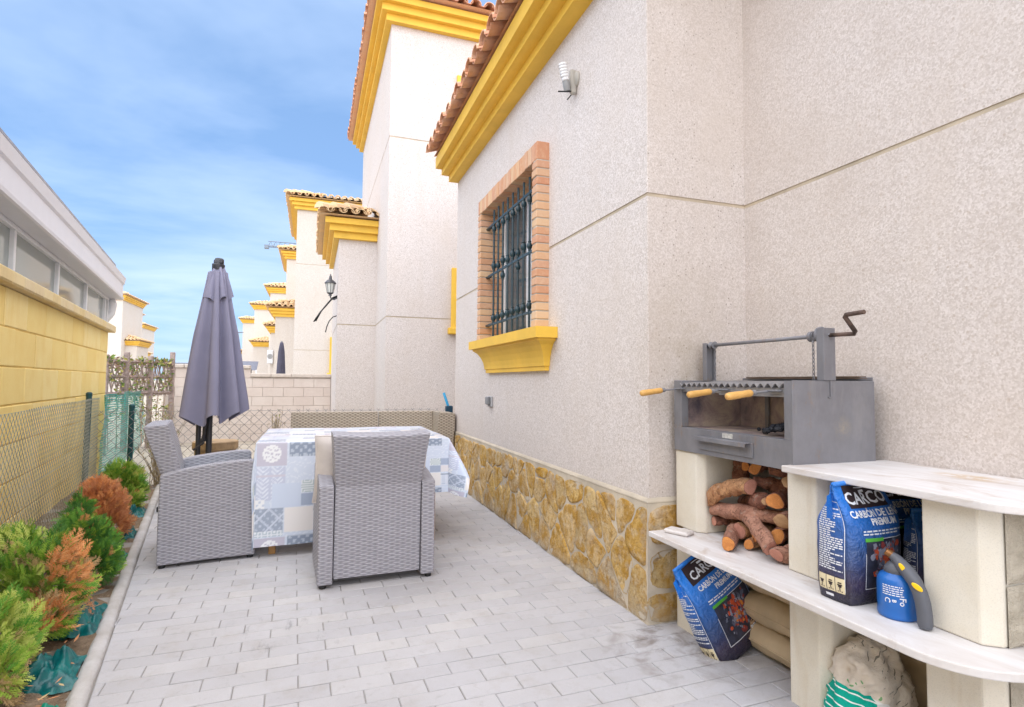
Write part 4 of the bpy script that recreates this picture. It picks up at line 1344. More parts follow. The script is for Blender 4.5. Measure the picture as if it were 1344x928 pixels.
def cloth_print(A, B):
    """colours of the printed patches, in cloth coordinates (u along the front, v down from the front edge)"""
    u = np.mod(A, .45); v = np.mod(-B, .64)
    col = np.empty(A.shape+(3,)); col[:] = (.60, .66, .78)
    def put(mask, c): col[mask] = c
    def rect(u0, v0, u1, v1): return (u >= u0) & (u < u1) & (v >= v0) & (v < v1)
    W_ = (.80, .81, .84)
    def doily(u0, v0, u1, v1):
        m = rect(u0, v0, u1, v1); put(m, (.52, .50, .60))
        cx, cy = (u0+u1)/2, (v0+v1)/2
        rr = np.hypot(u-cx, v-cy); th = np.arctan2(v-cy, u-cx)
        d = (rr < .056+.005*np.abs(np.sin(th*8)))
        hole = (np.sin(th*8) > .5) & (np.abs(rr-.042) < .006) | (np.sin(th*6) > .3) & (np.abs(rr-.026) < .007) | (rr < .007)
        put(m & d & ~hole, W_)
    def damask(u0, v0, u1, v1, c=(.25, .30, .40), c2=(.46, .52, .62), n=2):
        m = rect(u0, v0, u1, v1); put(m, c)
        uu = (u-u0)/(u1-u0); vv = (v-v0)/(v1-v0)
        p = np.sin(uu*math.pi*2*n*1.5)*np.sin(vv*math.pi*2*n) + .6*np.sin((uu+vv)*math.pi*6)*np.sin((uu-vv)*math.pi*6)
        put(m & (p > .35), c2)
        bd = m & ((vv > .88) & (np.mod(uu*8, 1) < .5) | (vv < .08))
        put(bd, c2)
    def checks(u0, v0, u1, v1, s, c1, c2, diag=True):
        m = rect(u0, v0, u1, v1); put(m, c1)
        a, b = ((u+v)/s, (u-v)/s) if diag else (u/s, v/s)
        put(m & ((np.mod(np.floor(a)+np.floor(b), 2) == 0) if diag else ((np.mod(a, 1) < .55) & (np.mod(b, 1) < .55))), c2)
    # faint swirls over the plain ground
    sw = np.sin(u*70+6*np.sin(v*40))*np.sin(v*64+5*np.sin(u*33))
    put((sw > .45), (.68, .73, .83))
    put(rect(.195, 0, .45, .012), (.70, .74, .82))
    doily(.0, .005, .195, .165)
    damask(.212, .0, .382, .108)
    m = rect(0, .175, .19, .40); put(m, (.52, .56, .70))
    tw = np.abs(np.mod(u, .09)-.045); lf_ = m & (np.abs(np.mod(v+tw*.9, .028)-.014) < .006) & (tw < .036)
    put(lf_, (.70, .74, .84)); put(m & (np.mod(v, .225) < .02), (.58, .56, .66))
    m = rect(.10, .285, .29, .455); put(m, (.58, .65, .79))
    checks(.29, .275, .372, .358, .014, (.74, .77, .80), (.42, .50, .52))
    put(rect(.375, .275, .45, .358), (.37, .43, .56)); put(rect(.29, .36, .372, .448), (.36, .42, .55))
    put(rect(.374, .36, .45, .448), (.72, .69, .70))
    m = rect(0, .39, .06, .455); put(m, W_); put(m & (np.sin(u*150)*np.sin(v*150) > .4), (.55, .60, .72))
    m = rect(0, .455, .182, .60); put(m, (.33, .38, .48))
    k = np.minimum(np.abs(np.mod((u+v)*8.2, 1)-.5), np.abs(np.mod((u-v)*8.2+.5, 1)-.5)); put(m & (k < .06), (.58, .63, .74))
    k2 = np.sin(u*130)*np.sin(v*130); put(m & (k2 > .55), (.50, .56, .67))
    put(rect(.185, .457, .372, .618), (.77, .74, .73))
    put(rect(.375, .465, .45, .482), (.32, .36, .44))
    checks(.375, .486, .45, .61, .016, (.72, .75, .82), (.50, .56, .68), False)
    checks(0, .602, .182, .638, .012, (.76, .79, .84), (.45, .53, .60))
    return col
cp_ = cloth_print(A, B)
nv_ = (na+1)*(nb_+1)
me = bpy.data.meshes.new('tablecloth')
idx = np.arange(nv_).reshape(na+1, nb_+1)
q = np.stack([idx[:-1, :-1], idx[1:, :-1], idx[1:, 1:], idx[:-1, 1:]], -1).reshape(-1, 4)
me.vertices.add(nv_); me.vertices.foreach_set('co', np.stack([X, Y, Zc], -1).reshape(-1).astype(np.float32))
me.loops.add(q.size); me.loops.foreach_set('vertex_index', q.reshape(-1).astype(np.int32))
me.polygons.add(len(q)); me.polygons.foreach_set('loop_start', (np.arange(len(q))*4).astype(np.int32)); me.polygons.foreach_set('loop_total', np.full(len(q), 4, np.int32))
me.polygons.foreach_set('use_smooth', np.ones(len(q), bool))
me.update(calc_edges=True)
ca = me.color_attributes.new('print', 'FLOAT_COLOR', 'POINT')
ca.data.foreach_set('color', np.concatenate([cp_, np.ones(cp_.shape[:2]+(1,))], -1).reshape(-1).astype(np.float32))
me.materials.append(m_cloth())
tc = bpy.data.objects.new('tablecloth', me); COL.objects.link(tc)
tag(tc, 'pale blue patchwork print oilcloth draped over the garden table', 'tablecloth')

# sofas against the back fence
def make_sofa(name, label, x0, x1, y0, y1, side_l, side_r):
    t = thing(name, label, 'sofa', ((x0+x1)/2, (y0+y1)/2, 0))
    m = MB()
    vs = [(y1-.13, .04), (y1-.10, .5), (y1-.045, .842), (y1-.0, .845), (y1, .04)]
    m.prism(vs, lambda u, v, w: (w, u, v), x0+(.0 if not side_l else .13), x1-(.0 if not side_r else .2))
    bevel(m.build('backrest', WEAVE_B, t, boxuv=True), .008)
    m = MB(); m.bx(x0+.01, x1-.01, y0, y1-.14, .08, .36, .012); m.build('seat', WEAVE_B, t, boxuv=True)
    if side_l:
        m = MB(); m.bx(x0, x0+.125, y0-.02, y1, .02, .62, .01); m.build('armrest', WEAVE_B, t, boxuv=True)
    if side_r:
        m = MB()
        m.prism([(x1-.235, .02), (x1-.04, .02), (x1, .83), (x1-.195, .845)], lambda u, v, w: (u, w, v), y0-.03, y1+.0)
        bevel(m.build('side_panel', WEAVE_B, t, boxuv=True), .008)
    return t
make_sofa('rattan_sofa', 'brown rattan sofa with a long low back against the wire fence', -.345, .738, 6.2, 6.9, True, False)
make_sofa('corner_sofa', 'brown rattan corner sofa with a high side panel against the plaster wall', .75, 1.592, 6.56, 6.92, False, True)
mh = thing('mop_handle', 'bright blue tool handle leaning in the corner behind the corner sofa', 'handle', (1.52, 6.98, 0))
BLUE = m_solid('blue_handle', (.02, .30, .55), .35, .45, var=.05)
m = MB(); m.tube([(1.60, 7.02, .05), (1.615, 6.98, .86), (1.53, 6.96, 1.075)], .0, 8)
m = MB(); m.tube([(1.66, 7.0, .04), (1.618, 6.975, .86), (1.545, 6.965, 1.06)], .017, 10); m.build('shaft', BLUE, mh, smooth=True)
m = MB(); m.bx(1.575, 1.66, 6.94, 7.02, .80, .90, .01); m.build('clamp', m_solid('navy_plastic', (.01, .05, .09), .5), mh)

# closed parasol
CANVAS = m_solid('grey_violet_canvas', (.25, .243, .335), .85, .2, var=.06, nsc=3, bump=.15, bsc=300)
pr = thing('parasol', 'large closed grey violet parasol standing behind the table', 'parasol', (-.87, 6.0, 0))
def canopy(mb, rows, npl, depth, cx, cy, seed, hem=0.0):
    n = 160
    vs_ = []
    for zi, (z, r) in enumerate(rows):
        f = zi/(len(rows)-1)
        for k in range(n):
            a = 2*math.pi*k/n
            ph = npl*a + .9*math.sin(a*2+seed) + .5*math.sin(3*a+f*1.2+seed)
            s = math.cos(ph)
            fold = (abs(s)**.55)*(1 if s > 0 else -1)
            rr = r*(1-depth*.5+depth*.5*fold*(.35+.65*min(1, f*2.2)))
            rr *= 1+.05*math.sin(a*2+1+seed)+.02*noise.noise((a*3, z*3, seed))
            dz = -hem*(1-fold)*.5*(f**3) + hem*.35*math.sin(a+.8)*f**3
            # leaning drape of the folds with height
            a2 = a+.22*f*math.sin(a+seed)
            vs_.append((cx+rr*math.cos(a2), cy+rr*math.sin(a2), z+dz))
    fs = []
    for i in range(len(rows)-1):
        for k in range(n):
            q = (i*n+k, i*n+(k+1) % n, (i+1)*n+(k+1) % n, (i+1)*n+k)
            fs.append(q[::-1])
    mb.add(vs_, fs)
m = MB()
rows = []
for i in range(30):
    f = i/29; z = 2.22-(2.22-.90)*f
    rows.append((z, .100+.195*f))
canopy(m, rows, 8, .52, -.872, 6.0, 1.3, .10)
m.build('canopy', CANVAS, pr, smooth=True)
m = MB()
canopy(m, [(2.285-.30*(i/9), .045+.088*(i/9)**.8) for i in range(10)], 5, .34, -.865, 6.0, 2.2, .05)
m.build('vent_flap', CANVAS, pr, smooth=True)
DK = m_solid('anthracite_metal', (.055, .055, .065), .45, .5, .3, var=.15)
m = MB(); m.lathe([(.0, 2.36), (.03, 2.355), (.045, 2.33), (.045, 2.30), (.055, 2.29), (.05, 2.24), (0, 2.24)], (-.868, 6.0, 0), 14); m.cbox((-.845, 5.98, 2.325), (.045, .05, .05), .01)
m.build('top_cap', DK, pr, smooth=True, angle=40)
m = MB(); m.tube([(-.90, 6.0, .02), (-.90, 6.0, 2.3)], .026, 12); m.tube([(-.99, 6.0, .02), (-.99, 6.0, 1.2)], .022, 12)
m.bx(-.955, -.925, 5.98, 6.02, .62, .95, .006); m.tube([(-.96, 5.96, .60), (-.93, 5.95, .72), (-.92, 5.97, .86)], .012, 8); m.tube([(-1.02, 5.95, .55), (-.93, 5.94, .62)], .01, 8)
m.build('pole', DK, pr, smooth=True, angle=40)
m = MB(); m.bx(-1.3, -.5, 5.955, 6.045, 0, .05, .008); m.bx(-.945, -.855, 5.6, 5.954, 0, .05, .008); m.bx(-.945, -.855, 6.046, 6.4, 0, .05, .008); m.build('cross_base', DK, pr)
ws = thing('wooden_stand', 'round wooden stand behind the parasol pole by the far fence', 'stand', (-.92, 6.55, 0))
WOODL = m_solid('pale_drum_wood', (.55, .38, .22), .75, .25, var=.2, nsc=11, bump=.2)
m = MB(); m.lathe([(0, .575), (.20, .575), (.212, .568), (.212, .50), (.205, .49), (0, .49)], (-.92, 6.55, 0), 36); m.build('top', WOODL, ws, smooth=True, angle=30)
m = MB(); m.lathe([(.19, .49), (.19, .03), (0, .03)], (-.92, 6.55, 0), 30); m.lathe([(.2, .06), (.205, .05), (.205, .0), (0, 0)], (-.92, 6.55, 0), 30); m.build('drum', WOODL, ws, smooth=True, angle=30)
# ------------------------------------------------------------------ masonry barbecue counter
def m_cast(name, col, gr=.35):
    t = NT(name, .8, spec=.25); p = t.pos()
    n = t.noise(4, 5, .65, p); d = t.noise(260, 2, .7, p)
    c = t.mix(t.rng(n, .35, .72, 0, .7), col, tuple(a*b for a, b in zip(col, (.88, .83, .74))))
    c = t.mix(t.rng(d, .5, .72, 0, gr), c, tuple(x*.62 for x in col))
    st = t.noise(1, 4, .65, p, stretch=(9, 9, 1.2))
    c = t.mix(t.rng(st, .60, .74, 0, .35), c, (.50, .38, .24))
    t.base(c); return t.bump(d, .18, .002).mat
def m_marble():
    t = NT('worn_marble', .5, spec=.4); p = t.pos()
    n = t.noise(3.2, 7, .7, p, 1.2, stretch=(1.0, .35, 1))
    c = t.mix(t.rng(n, .42, .68, 0, .85), (.70, .68, .68), (.52, .46, .42))
    n2 = t.noise(7, 6, .7, p, .8, stretch=(1, .5, 1))
    c = t.mix(t.rng(n2, .53, .68, 0, .7), c, (.44, .34, .26))
    s1 = t.n('ShaderNodeVectorMath', {0: t.n('ShaderNodeMapping', {'Vector': p, 'Scale': (1, .55, 0)}).outputs[0], 1: (2.10, .72, 0)}, operation='DISTANCE').outputs['Value']
    m = t.math('MULTIPLY', t.rng(s1, .0, .075, 1, 0), t.rng(t.noise(16, 5, .7, p), .38, .56, 0, 1))
    c = t.mix(m, c, (.48, .27, .04))
    t.base(c); return t.bump(t.noise(60, 4, .7, p), .12, .004).mat
CREAM = m_cast('cream_precast', (.73, .69, .61))
MARB = m_marble()
bc = thing('barbecue_counter', 'cream precast barbecue counter with two worn marble shelves against the wall', 'barbecue', (1.9, 1.7, 0))
XF, XB = 1.745, 2.234
def upright(y0, y1, name='upright', right_cham=.035):
    pts = [(XF, y1), (XB, y1), (XB, y0), (XF+right_cham, y0), (XF, y0+right_cham*.8)]
    m = MB()
    m.prism(pts, lambda u, v, w: (u, v, w), -.02, .465)
    m.prism(pts, lambda u, v, w: (u, v, w), .4905, .868)
    bevel(m.build(name, CREAM, bc), .006)
upright(2.275, 2.462); upright(1.585, 1.747); upright(1.045, 1.232, right_cham=.04)
def rslab(name, x0, x1, y0, y1, z0, z1, r, mat):
    """slab whose near front corner is rounded"""
    pts = [(x1, y1), (x1, y0)]
    for k in range(13):
        a = R(90)*k/12
        pts.append((x0+r-r*math.sin(a), y0+r-r*math.cos(a)))
    pts += [(x0, y1)]
    m = MB(); m.prism(pts[::-1], lambda u, v, w: (u, v, w), z0, z1)
    return bevel(m.build(name, mat, bc), .004)
rslab('shelf', 1.545, XB, .93, 2.405, .465, .490, .21, MARB)
rslab('worktop', 1.692, XB, .925, 1.722, .868, .893, .13, MARB)
def m_split():
    t = NT('split_face_stone', .9, spec=.15); p = t.pos()
    n = t.noise(16, 7, .75, p)
    c = t.mix(t.rng(n, .35, .7, 0, 1), (.66, .60, .50), (.44, .39, .31)); t.base(c)
    return t.bump(n, 1.0, .03).mat
m = MB()
nx_, nz_ = 46, 46
for (z0, z1, sd) in ((-.02, .465, 1), (.4905, .655, 2), (.66, .868, 3)):
    b0 = len(m.v)
    for i in range(nx_+1):
        x = XF+.05+(XB-XF-.05)*i/nx_
        for j in range(nz_+1):
            z = z0+(z1-z0)*j/nz_
            e = min(i, nx_-i, j, nz_-j)/5.0
            k = min(1, e)
            m.v.append((x, 1.043-.003-k*(.012+.012*noise.noise((x*14, z*14, sd))+.008*noise.noise((x*38, z*38, sd))), z))
    for i in range(nx_):
        for j in range(nz_):
            a = b0+i*(nz_+1)+j; m.f.append((a, a+nz_+1, a+nz_+2, a+1)); m.m.append(0)
m.build('end_panel', m_split(), bc)
sc_ = MB(); sc_.cbox((1.655, 2.315, .5005), (.075, .125, .02), .007, Matrix.Rotation(R(25), 3, 'Z'))
tag(sc_.build('marble_offcut', MARB, None), 'small white marble offcut lying on the left tip of the lower shelf', 'stone')

# steel firebox on the counter
def m_steel():
    t = NT('grey_painted_steel', .45, spec=.45, metal=.15); p = t.pos()
    c = t.mix(t.rng(t.noise(5, 6, .65, p), .35, .72, 0, 1), (.215, .215, .235), (.165, .16, .175))
    r = t.noise(9, 6, .75, p, stretch=(1.6, 1.6, .6))
    c = t.mix(t.rng(r, .58, .68, 0, .6), c, (.25, .17, .115))
    c = t.mix(t.rng(t.noise(3, 6, .7, p, .5, stretch=(3, 3, .8)), .50, .66, 0, .45), c, (.27, .26, .265))
    s = t.n('ShaderNodeVectorMath', {0: p, 1: (1.99, 1.705, 1.03)}, operation='DISTANCE').outputs['Value']
    c = t.mix(t.math('MULTIPLY', t.rng(s, .0, .055, 1, 0), t.rng(t.noise(40, 4, .7, p), .4, .6, 0, .8)), c, (.30, .27, .22))
    t.base(c); t.rough(t.rng(r, .4, .7, .38, .65)); return t.bump(t.noise(50, 3, .6, p), .06, .003).mat
STEEL = m_steel()
def m_soot_haze():
    t = NT('hazy_sooty_brick', .9, spec=.15); p = t.pos()
    n = t.noise(6, 6, .7, p, .6)
    c = t.ramp(n, [(.3, (.14, .12, .15)), (.45, (.34, .26, .25)), (.6, (.52, .42, .34)), (.72, (.24, .20, .22))])  # purple haze over the lining is mixed into the soot tones
    t.base(c); return t.bump(t.noise(50, 5, .7, p), .3, .005).mat
SOOT_HAZE = m_soot_haze()
gr = thing('barbecue_grill', 'grey steel barbecue firebox with crank-raised grate and wooden handles', 'grill', (1.95, 2.08, .868))
m = MB()
G0, G1, GB, GZ0, GZ1 = 1.705, 2.46, 2.165, .869, 1.216
m.bx(1.735, GB, G0, G0+.004, GZ0, GZ1, .0015)                # right side
m.bx(1.735, GB, G1-.004, G1, GZ0, GZ1, .0015)                # left side
m.bx(1.735, 1.739, G0+.0045, G1-.0045, GZ0, .985, .001)       # apron
m.bx(1.7352, 1.775, G0+.0045, G0+.042, .9852, GZ1-.002, .001); m.bx(1.7352, 1.775, G1-.062, G1-.0045, .9852, GZ1-.002, .001)
m.bx(1.7395, GB, G0+.0045, G1-.0045, .871, .876); m.bx(GB-.004, GB, G0+.0045, G1-.0045, .877, 1.232, .001)
m.bx(1.7395, 1.79, G0+.0045, G1-.0045, .980, .9845)
m.build('body', STEEL, gr)
m = MB()
m.bx(1.79, GB-.005, G0+.0045, G1-.0045, .972, .982); m.bx(GB-.03, GB-.005, G0+.005, G1-.005, .983, 1.20)
m.bx(1.79, GB-.031, G1-.02, G1-.0046, .983, 1.20); m.bx(1.79, GB-.031, G0+.0046, G0+.018, .983, 1.20)
m.build('firebrick_lining', SOOT_HAZE, gr)
m = MB()
for y in (2.245, 2.03, 1.99): m.bx(GB-.045, GB-.0305, y-.012, y+.012, .984, 1.19, .002)
m.build('lining_ribs', STEEL, gr)
m = MB()
m.bx(GB-.02, GB+.03, G0+.06, G1-.05, 1.2325, 1.237); m.bx(GB-.12, GB-.02, 1.72, 2.3, 1.226, 1.229)
m.build('back_flap', m_solid('rusty_sheet', (.20, .14, .10), .7, .3, .2, var=.3, nsc=12), gr)
# drawer
m = MB()
m.bx(1.7275, 1.7345, 1.912, 2.255, .893, .955, .001); m.bx(1.700, 1.7274, 1.922, 2.262, .951, .955, .001); m.bx(1.697, 1.700, 1.922, 2.262, .936, .955, .001)
m.build('ash_drawer', STEEL, gr)
m = MB(); m.bx(1.7335, 1.7348, 2.035, 2.10, .960, .981)
pl_ = m.build('maker_plate', m_solid('plate_white', (.66, .64, .60), .4, .4, var=.25, nsc=60), gr)
# grate of V channels
m = MB()
nb2 = 17
for k in range(nb2):
    y = 1.765+k*(2.39-1.765)/(nb2-1)
    x0, x1, za, zb = 1.73, 2.12, 1.190, 1.206
    vs_ = []
    for x, z in ((x0, za), (x1, zb)):
        vs_ += [(x, y-.017, z+.012), (x, y, z-.006), (x, y+.017, z+.012), (x, y+.015, z+.0135), (x, y, z-.003), (x, y-.015, z+.0135)]
    m.add(vs_, [(i, (i+1) % 6, 6+(i+1) % 6, 6+i) for i in range(6)] + [(5, 4, 3, 2, 1, 0), (6, 7, 8, 9, 10, 11)])
m.bx(1.742, 1.748, 1.75, 2.44, 1.160, 1.187, .001); m.bx(1.742, 1.752, 1.75, 2.13, 1.150, 1.1595, .001); m.bx(2.10, 2.106, 1.75, 2.44, 1.176, 1.199, .001)
m.build('grate', m_solid('bare_steel', (.36, .35, .36), .4, .5, .5, var=.2, nsc=12), gr)
BEECH = m_solid('handle_beech', (.68, .38, .11), .4, .45, var=.12, nsc=25)
for y, xo in ((2.42, 1.512), (2.106, 1.554), (1.81, 1.513)):
    zo = 1.150; zi = 1.166
    m = MB(); a = Vector((xo, y, zo)); b_ = Vector((xo+.128, y, zi)); d = (b_-a).normalized(); L_ = (b_-a).length
    prof = [(0, .0), (.008, .001), (.0135, .006), (.0155, .02), (.015, .05), (.0135, .08), (.0145, .105), (.014, .118), (.009, .126), (0, .128)]
    m.tube([a+d*(L_*z/.128) for r, z in prof], [max(r, .0005) for r, z in prof], 14)
    hd = m.build('handle', BEECH, gr, smooth=True)
    m = MB(); m.tube([b_-d*.004, b_+d*.012], .011, 10); m.tube([b_, Vector((1.735, y, 1.173)), Vector((1.745, y, 1.176))], .0042, 8); m.bx(1.712, 1.745, y-.05, y+.012, 1.172, 1.178, .001)
    m.build('ferrule', STEEL, hd, smooth=True, angle=40)
# lifting gear
m = MB()
m.bx(1.893, 1.953, 1.7000, 1.7035, 1.217, 1.425, .001); m.bx(1.893, 1.897, 1.7036, 1.735, 1.217, 1.425, .001); m.bx(1.949, 1.953, 1.7036, 1.735, 1.217, 1.425, .001)
m.bx(1.925, 1.932, 1.7000, 1.7045, 1.15, 1.2165, .001); m.bx(1.914, 1.925, 1.700, 1.7045, 1.148, 1.153)
m.build('post', STEEL, gr)
m = MB()
m.bx(1.895, 1.955, 2.436, 2.440, 1.2165, 1.408, .001); m.bx(1.895, 1.899, 2.41, 2.4355, 1.2165, 1.408, .001); m.bx(1.951, 1.955, 2.41, 2.4355, 1.2165, 1.408, .001)
m.build('post', STEEL, gr)
m = MB(); RX, RZ = 1.925, 1.396
rx = Matrix.Rotation(R(90), 3, 'X')
m.tube([(RX, 2.45, RZ), (RX, 1.695, RZ)], .0085, 10)
m.build('rod', STEEL, gr, smooth=True)
m = MB()
m.lathe([(0, -.008), (.03, -.008), (.033, -.005), (.033, .005), (.03, .008), (0, .008)], (RX, 1.742, RZ+.004), 20, mat=rx)
m.lathe([(0, -.02), (.012, -.02), (.02, -.012), (.02, -.008), (0, -.008)], (RX, 1.762, RZ), 16, mat=rx); m.lathe([(0, -.008), (.022, -.008), (.022, .008), (0, .008)], (RX, 1.785, RZ), 16, mat=rx)
m.build('winding_wheel', STEEL, gr, smooth=True, angle=40)
m = MB(); m.lathe([(0, -.015), (.019, -.015), (.012, -.006), (.012, .006), (.019, .015), (0, .015)], (RX, 2.395, RZ), 16, mat=rx)
m.build('winding_wheel', STEEL, gr, smooth=True, angle=40)
m = MB()
m.tube([(RX, 1.70, RZ), (RX, 1.592, RZ-.003), (RX-.003, 1.585, RZ+.004), (RX-.058, 1.582, RZ+.058), (RX-.061, 1.575, RZ+.064), (RX-.061, 1.50, RZ+.067)], .0085, 10)
m.build('crank', m_solid('rusty_crank', (.15, .10, .08), .6, .4, .3, var=.5, nsc=18), gr, smooth=True, angle=60)
for (y, x) in ((1.758, RX-.024), (2.395, RX+.012)):
    m = MB()
    for k in range(11):
        z = RZ-.016-k*.016
        pts = []
        for i in range(9):
            a = 2*math.pi*i/8
            o = (math.cos(a)*.0045, math.sin(a)*.0105)
            pts.append((x+(o[0] if k % 2 else 0), y+(0 if k % 2 else o[0]), z+o[1]))
        m.tube(pts, .0018, 5, cap=False)
    m.build('chain', STEEL, gr)
# coals
m = MB(); r = random.Random(4)
for k in range(70):
    u = r.gauss(0, .5); w = r.gauss(0, .5)
    c = (1.90+.11*w, 1.875+.105*u, .990+max(0, .03*(1-u*u-w*w))+r.uniform(0, .012))
    if not (1.80 < c[0] < 2.1 and 1.735 < c[1] < 2.1): continue
    M = Matrix.Rotation(r.uniform(0, 6), 3, 'Z') @ Matrix.Rotation(r.uniform(0, 6), 3, 'X')
    m.cbox(c, (r.uniform(.014, .034), r.uniform(.012, .024), r.uniform(.012, .02)), .004, M)
tag(m.build('charcoal_heap', m_solid('charcoal', (.025, .028, .04), .6, .4, var=.3, nsc=40, bump=.4), None), 'small heap of dark coals on the firebox floor', 'charcoal')

# ------------------------------------------------------------------ firewood
def m_bark(k, c1, c2):
    t = NT('bark_%s' % k, .9, spec=.15)
    n = t.noise(14, 6, .7, t.pos(), .8); v = t.vor(26, t.n('ShaderNodeMapping', {'Vector': t.pos(), 'Scale': (1, 1, 2.2)}).outputs[0], 'DISTANCE_TO_EDGE')
    c = t.mix(t.rng(n, .35, .68, 0, 1), c1, c2)
    c = t.mix(t.rng(v.outputs['Distance'], .0, .05, .4, 0), c, tuple(x*.5 for x in c2))
    f = t.noise(48, 5, .75, t.pos(), .6)
    c = t.mix(t.rng(f, .52, .62, 0, .75), c, tuple(x*.45 for x in c2)); c = t.mix(t.rng(t.noise(30, 4, .7, t.pos()), .58, .70, 0, .55), c, (.52, .42, .36))
    t.base(c); return t.bump(t.math('ADD', n, t.math('MULTIPLY', f, 1.0)), 1.0, .014).mat
BARK = [m_bark('pinkish', (.58, .31, .22), (.31, .145, .10)), m_bark('tan', (.66, .37, .19), (.37, .165, .085)), m_bark('dark', (.42, .19, .13), (.20, .09, .065))]
def m_cut(k, c1, c2):
    t = NT('cut_wood_%s' % k, .75, spec=.2)
    n = t.noise(22, 6, .7, t.pos(), .8)
    c = t.mix(t.rng(n, .36, .64, 0, 1), c1, c2)
    v = t.vor(38, t.n('ShaderNodeVectorMath', {0: t.pos(), 1: t.n('ShaderNodeTexNoise', {'Vector': t.pos(), 'Scale': 30.0}).outputs['Color']}, operation='ADD').outputs[0], 'DISTANCE_TO_EDGE')
    c = t.mix(t.rng(v.outputs['Distance'], 0, .035, .7, 0), c, tuple(x*.35 for x in c2))
    c = t.mix(t.rng(t.noise(55, 4, .7, t.pos()), .55, .75, 0, .5), c, tuple(min(1, x*1.25) for x in c1))
    t.base(c); return t.bump(t.noise(120, 4, .7, t.pos()), .5, .004).mat
CUT = [m_cut('orange', (.76, .33, .10), (.58, .22, .07)), m_cut('rosy', (.56, .27, .20), (.42, .19, .14)), m_cut('pale', (.64, .42, .24), (.52, .32, .18))]
def log(label, paths, mats, seed):
    mb = MB()
    rl = random.Random(seed)
    for pts, rs in paths:
        pts = [Vector(p) for p in pts]
        P_, R_ = [], []
        n = 22; NS = 20
        kn = [(rl.random(), rl.uniform(0, 6.28), rl.uniform(.08, .22)) for _ in range(3)]
        for i in range(n+1):
            f = i/n*(len(pts)-1); a = min(int(f), len(pts)-2); w = f-a
            w2 = w*w*(3-2*w)
            q = pts[a].lerp(pts[a+1], w)
            q += Vector((noise.noise((i*.3, seed, 0)), noise.noise((i*.3, seed, 5)), noise.noise((i*.3, seed, 9))))*.007
            P_.append(q); R_.append((rs[a]*(1-w2)+rs[a+1]*w2)*.90*(1+.10*noise.noise((i*.45, seed, 2))))
        b0 = len(mb.v)
        mb.tube(P_, R_, NS, 0, False)
        ph = seed*1.7
        for i in range(b0, len(mb.v)):
            p = Vector(mb.v[i]); k = (i-b0)//NS; an = 6.283*((i-b0) % NS)/NS
            e = .10*math.cos(2*an+ph)+.06*math.cos(3*an+ph*2+k*.08)
            e += .10*noise.noise((math.cos(an)*1.3, math.sin(an)*1.3, k*.22+seed*5)) + .09*noise.noise((math.cos(an)*3.2, math.sin(an)*3.2, k*.30+seed*3))
            for (kf, ka, kh) in kn:
                dd = ((k/n-kf)*6)**2+(math.remainder(an-ka, 6.283)*1.6)**2
                e += kh*math.exp(-dd*3)
            mb.v[i] = tuple(P_[k]+(p-P_[k])*(1+e))
        for end, base in ((0, b0), (1, b0+n*NS)):
            ax_ = (P_[0]-P_[1]).normalized() if end == 0 else (P_[-1]-P_[-2]).normalized()
            c = P_[0] if end == 0 else P_[-1]
            tl = Vector((rl.gauss(0, 1), rl.gauss(0, 1), rl.gauss(0, 1)))*.22
            for q in range(NS):          # saw cut a little off square
                v = Vector(mb.v[base+q]); mb.v[base+q] = tuple(v+ax_*((v-c).dot(tl)))
            R0 = [Vector(mb.v[base+q]) for q in range(NS)]
            vs_ = list(R0)
            for fr in (.93, .6, .3):
                vs_ += [c+(v-c)*fr+ax_*(.0012*noise.noise((q*.9, fr*5, seed))+(.0015 if fr < .95 else 0)) for q, v in enumerate(R0)]
            vs_.append(c+ax_*.001)
            fs = []; mis = []
            for r_ in range(3):
                for q in range(NS):
                    f4 = (r_*NS+q, r_*NS+(q+1) % NS, (r_+1)*NS+(q+1) % NS, (r_+1)*NS+q)
                    fs.append(f4 if end else f4[::-1]); mis.append(2 if r_ == 0 else 1)
            for q in range(NS):
                f3 = (3*NS+q, 3*NS+(q+1) % NS, 4*NS); fs.append(f3 if end else f3[::-1]); mis.append(1)
            k0 = len(mb.m)
            mb.add(vs_, fs)
            for i_, m_ in enumerate(mis): mb.m[k0+i_] = m_
    o = mb.build('firewood_log', [BARK[mats[0]], CUT[mats[1]], BARK[2]], None, smooth=True, angle=40)
    return tag(o, label, 'log', 'firewood logs stacked under the grill')
def sc(p, x):          # slide a point along the sight line to depth x (kept true to scale)
    f = x/p[0]
    return (x, p[1]*f, 1.2-(1.2-p[2])*f)
log('short thick log lying crosswise near the top with rosy cut end', [([(1.785, 2.265, .657), (1.80, 2.185, .712), (1.81, 2.105, .742), (1.80, 2.007, .758)], [.036, .040, .038, .036])], (1, 1), 1)
log('thin log with small yellow-orange end, topmost left of the pile', [([(1.86, 2.101, .828), (2.13, 2.26, .826)], [.022, .026])], (2, 0), 2)
log('thin log with orange end right beside the topmost yellow one', [([(1.84, 2.02, .832), (2.13, 2.20, .83)], [.027, .028])], (2, 0), 3)
log('dark log lying along the top just under the firebox', [([(1.90, 2.0, .828), (1.96, 1.9, .822), (2.0, 1.77, .82)], [.030, .032, .03])], (2, 1), 4)
log('dark upright stub standing at the back left of the pile', [([(1.95, 2.235, .70), (1.95, 2.228, .85)], [.040, .036])], (2, 1), 5)
log('dark reddish log lying level in the upper right of the pile', [([(1.85, 2.035, .775), (1.93, 2.0, .755), (2.0, 1.80, .752)], [.020, .034, .034])], (2, 1), 6)
log('split pale log with tapering tan face in the middle of the pile', [([(1.81, 1.925, .710), (1.835, 1.985, .70), (1.90, 2.11, .668), (1.96, 2.23, .64)], [.020, .040, .036, .03])], (2, 2), 7)
